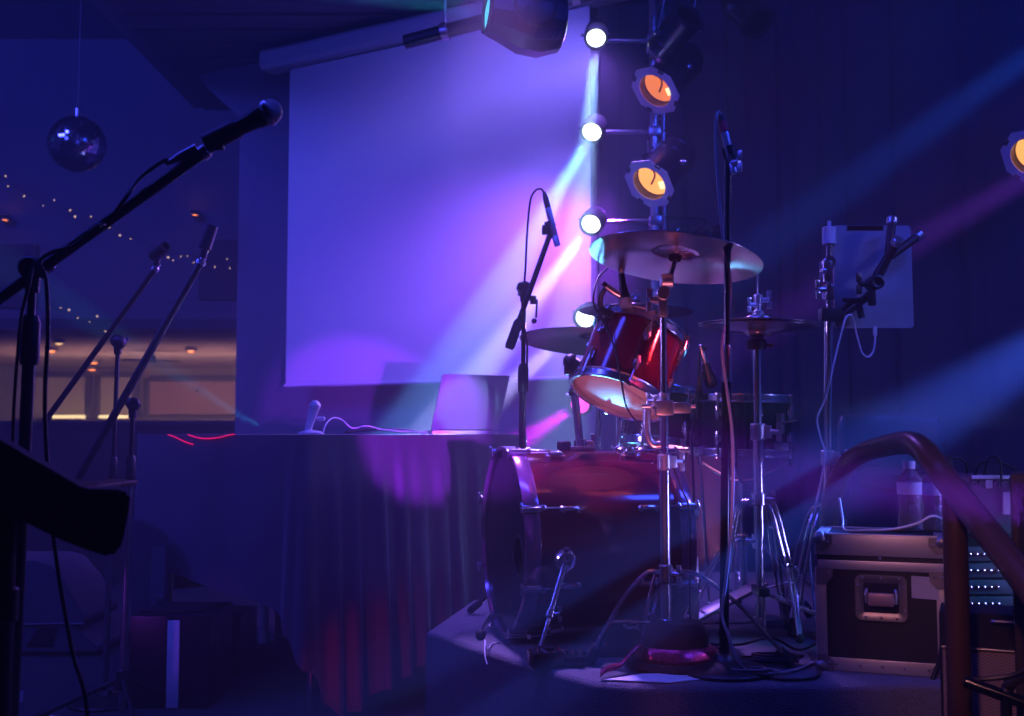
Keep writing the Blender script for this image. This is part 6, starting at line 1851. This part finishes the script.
# the lamps of the light tower: a narrow beam each, and the glare round its lens
PW = (13000, 11000, 13000, 9000); DEG = (8, 15, 11, 10); BC_ = ((0.30, 0.60, 1.0), (0.12, 0.36, 1.0), (0.42, 0.42, 1.0), (0.45, 0.40, 1.0))
for (c, dr), pw, deg, col in zip(LED_C, PW, DEG, BC_):
    spot('led_beam', c + dr * 0.06, c + dr * 3, pw, col, deg, 0.35, 0.025)
    spot('led_spill', c + dr * 0.07, c + dr * 3, 70, (0.28, 0.12, 1.0), 120, 0.9, 0.04)
spot('magenta_beam', RED_C[0] + RED_C[1] * 0.07, RED_C[0] + RED_C[1] * 3, 2600, (0.75, 0.0, 1.0), 12, 0.3, 0.025)
spot('cyan_beam', lc + a_ * 0.03, lc + V((-0.97, 0.12, 0.18)) * 3, 6000, (0.05, 0.6, 1.0), 5, 0.4, 0.03)
spot('violet_screen_wash', P(600, -80, 4.7), P(490, 190, 6.3), 165, (0.21, 0.15, 1.0), 72, 0.9, 0.1)
spot('wall_violet_fill', (0.50, 5.22, 2.75), P(520, 300, 6.2), 150, (0.34, 0.06, 1.0), 84, 0.9, 0.05)  # unseen spot added to brighten the screen's lower right and the wall
spot('reflected_cyan', P(263, 430, 4.25), P(130, 345, 5.2), 2500, (0.02, 0.45, 1.0), 5, 0.5, 0.01)  # unseen spot added on the table in place of a reflected cyan beam
spot('violet_down', P(470, -150, 4.4), (0.22, 2.92, 0.98), 900, (0.42, 0.20, 1.0), 22, 0.5, 0.06)
# beams from the lamps outside the frame on the right
spot('right_beam_top', P(1245, -98, 4.5), P(700, 291, 5.0), 6500, (0.02, 0.11, 1.0), 6, 0.6)
spot('right_beam_mid', P(1245, 55, 4.0), P(760, 330, 4.6), 6000, (0.28, 0.05, 1.0), 6, 0.6)
spot('right_beam_low', P(1245, 230, 4.3), P(650, 580, 2.75), 7000, (0.05, 0.12, 1.0), 7, 0.6)
# front violet profile, right of the camera
spot('front_violet', (0.50, 1.0, 1.53), P(428, 428, 4.2), 1400, (0.30, 0.03, 1.0), 11, 0.5, 0.02)
# lamps on the floor: pink one before the riser, unseen coloured ones added behind it to light the cymbal's underside, a red one under the cloth's corner
spot('pink_footlight', (0.30, 2.25, 0.88), (0.42, 3.2, 1.85), 40, (1.0, 0.20, 0.28), 34, 0.5, 0.05)
spot('cymbal_fill_pink', (0.95, 5.15, 0.92), (0.46, 3.0, 2.09), 330, (1.0, 0.25, 0.62), 15, 0.5, 0.08)
spot('cymbal_fill_cyan', (0.20, 5.0, 0.92), (0.46, 3.0, 2.09), 300, (0.1, 0.42, 1.0), 15, 0.5, 0.05)
spot('warm_front', (-0.15, 0.2, 2.5), (1.14, 2.6, 1.2), 85, (1.0, 0.36, 0.42), 17, 0.6, 0.08)
spot('tom_red', (1.9, 2.0, 2.6), (0.42, 3.25, 1.80), 240, (1.0, 0.03, 0.05), 5, 0.5, 0.03)
# chrome fills: unseen side spots added for highlights on the stands
spot('chrome_fill_high', (2.7, 2.6, 2.9), (0.5, 3.3, 1.6), 70, (0.22, 0.22, 1.0), 36, 0.6, 0.14)
spot('chrome_fill_low', (2.3, 2.35, 1.25), (0.5, 3.3, 1.4), 45, (0.30, 0.25, 1.0), 34, 0.6, 0.14)
spot('chrome_fill_left', (-2.2, 2.6, 2.3), (0.4, 3.3, 1.5), 90, (0.45, 0.25, 1.0), 26, 0.6, 0.14)
spot('rack_teal', (2.3, 2.6, 1.7), (1.33, 3.12, 1.22), 45, (0.0, 0.45, 1.0), 14, 0.5, 0.03)
spot('left_violet', (-1.95, 3.0, 1.2), (-1.36, 3.9, 0.95), 9, (0.36, 0.05, 1.0), 18, 0.6, 0.05)
spot('laptop_fill', (0.58, 1.1, 1.62), P(468, 406, 4.5), 420, (0.30, 0.50, 1.0), 4.6, 0.4, 0.02)  # unseen spot added to brighten the laptop lid
spot('drum_red_fill', (1.8, 1.9, 2.9), (0.22, 3.32, 1.50), 130, (1.0, 0.02, 0.08), 8, 0.6, 0.03)  # unseen spot added to redden the upper bass drum
spot('red_floor', (-0.75, 2.9, 0.66), (-0.50, 4.0, 0.80), 5, (1.0, 0.0, 0.10), 26, 0.8, 0.03)

# haze in the air
w = bpy.data.worlds.new('World'); SC.world = w; w.use_nodes = True
nt = w.node_tree
nt.nodes['Background'].inputs['Color'].default_value = (0.01, 0.012, 0.08, 1)
nt.nodes['Background'].inputs['Strength'].default_value = 0.0
vs_ = nt.nodes.new('ShaderNodeVolumeScatter')
vs_.inputs['Color'].default_value = (1, 1, 1, 1); vs_.inputs['Density'].default_value = 0.035; vs_.inputs['Anisotropy'].default_value = 0.35
nt.links.new(vs_.outputs['Volume'], nt.nodes['World Output'].inputs['Volume'])

SC.view_settings.view_transform = 'Standard'; SC.view_settings.look = 'None'
SC.view_settings.gamma = 1.0; SC.view_settings.use_curve_mapping = False
SC.view_settings.exposure = 0.0
cy = SC.cycles
cy.use_denoising = True
cy.max_bounces = 6; cy.diffuse_bounces = 3; cy.glossy_bounces = 3; cy.transmission_bounces = 6; cy.volume_bounces = 0; cy.transparent_max_bounces = 8
cy.sample_clamp_indirect = 4.0
cy.caustics_reflective = False; cy.caustics_refractive = False
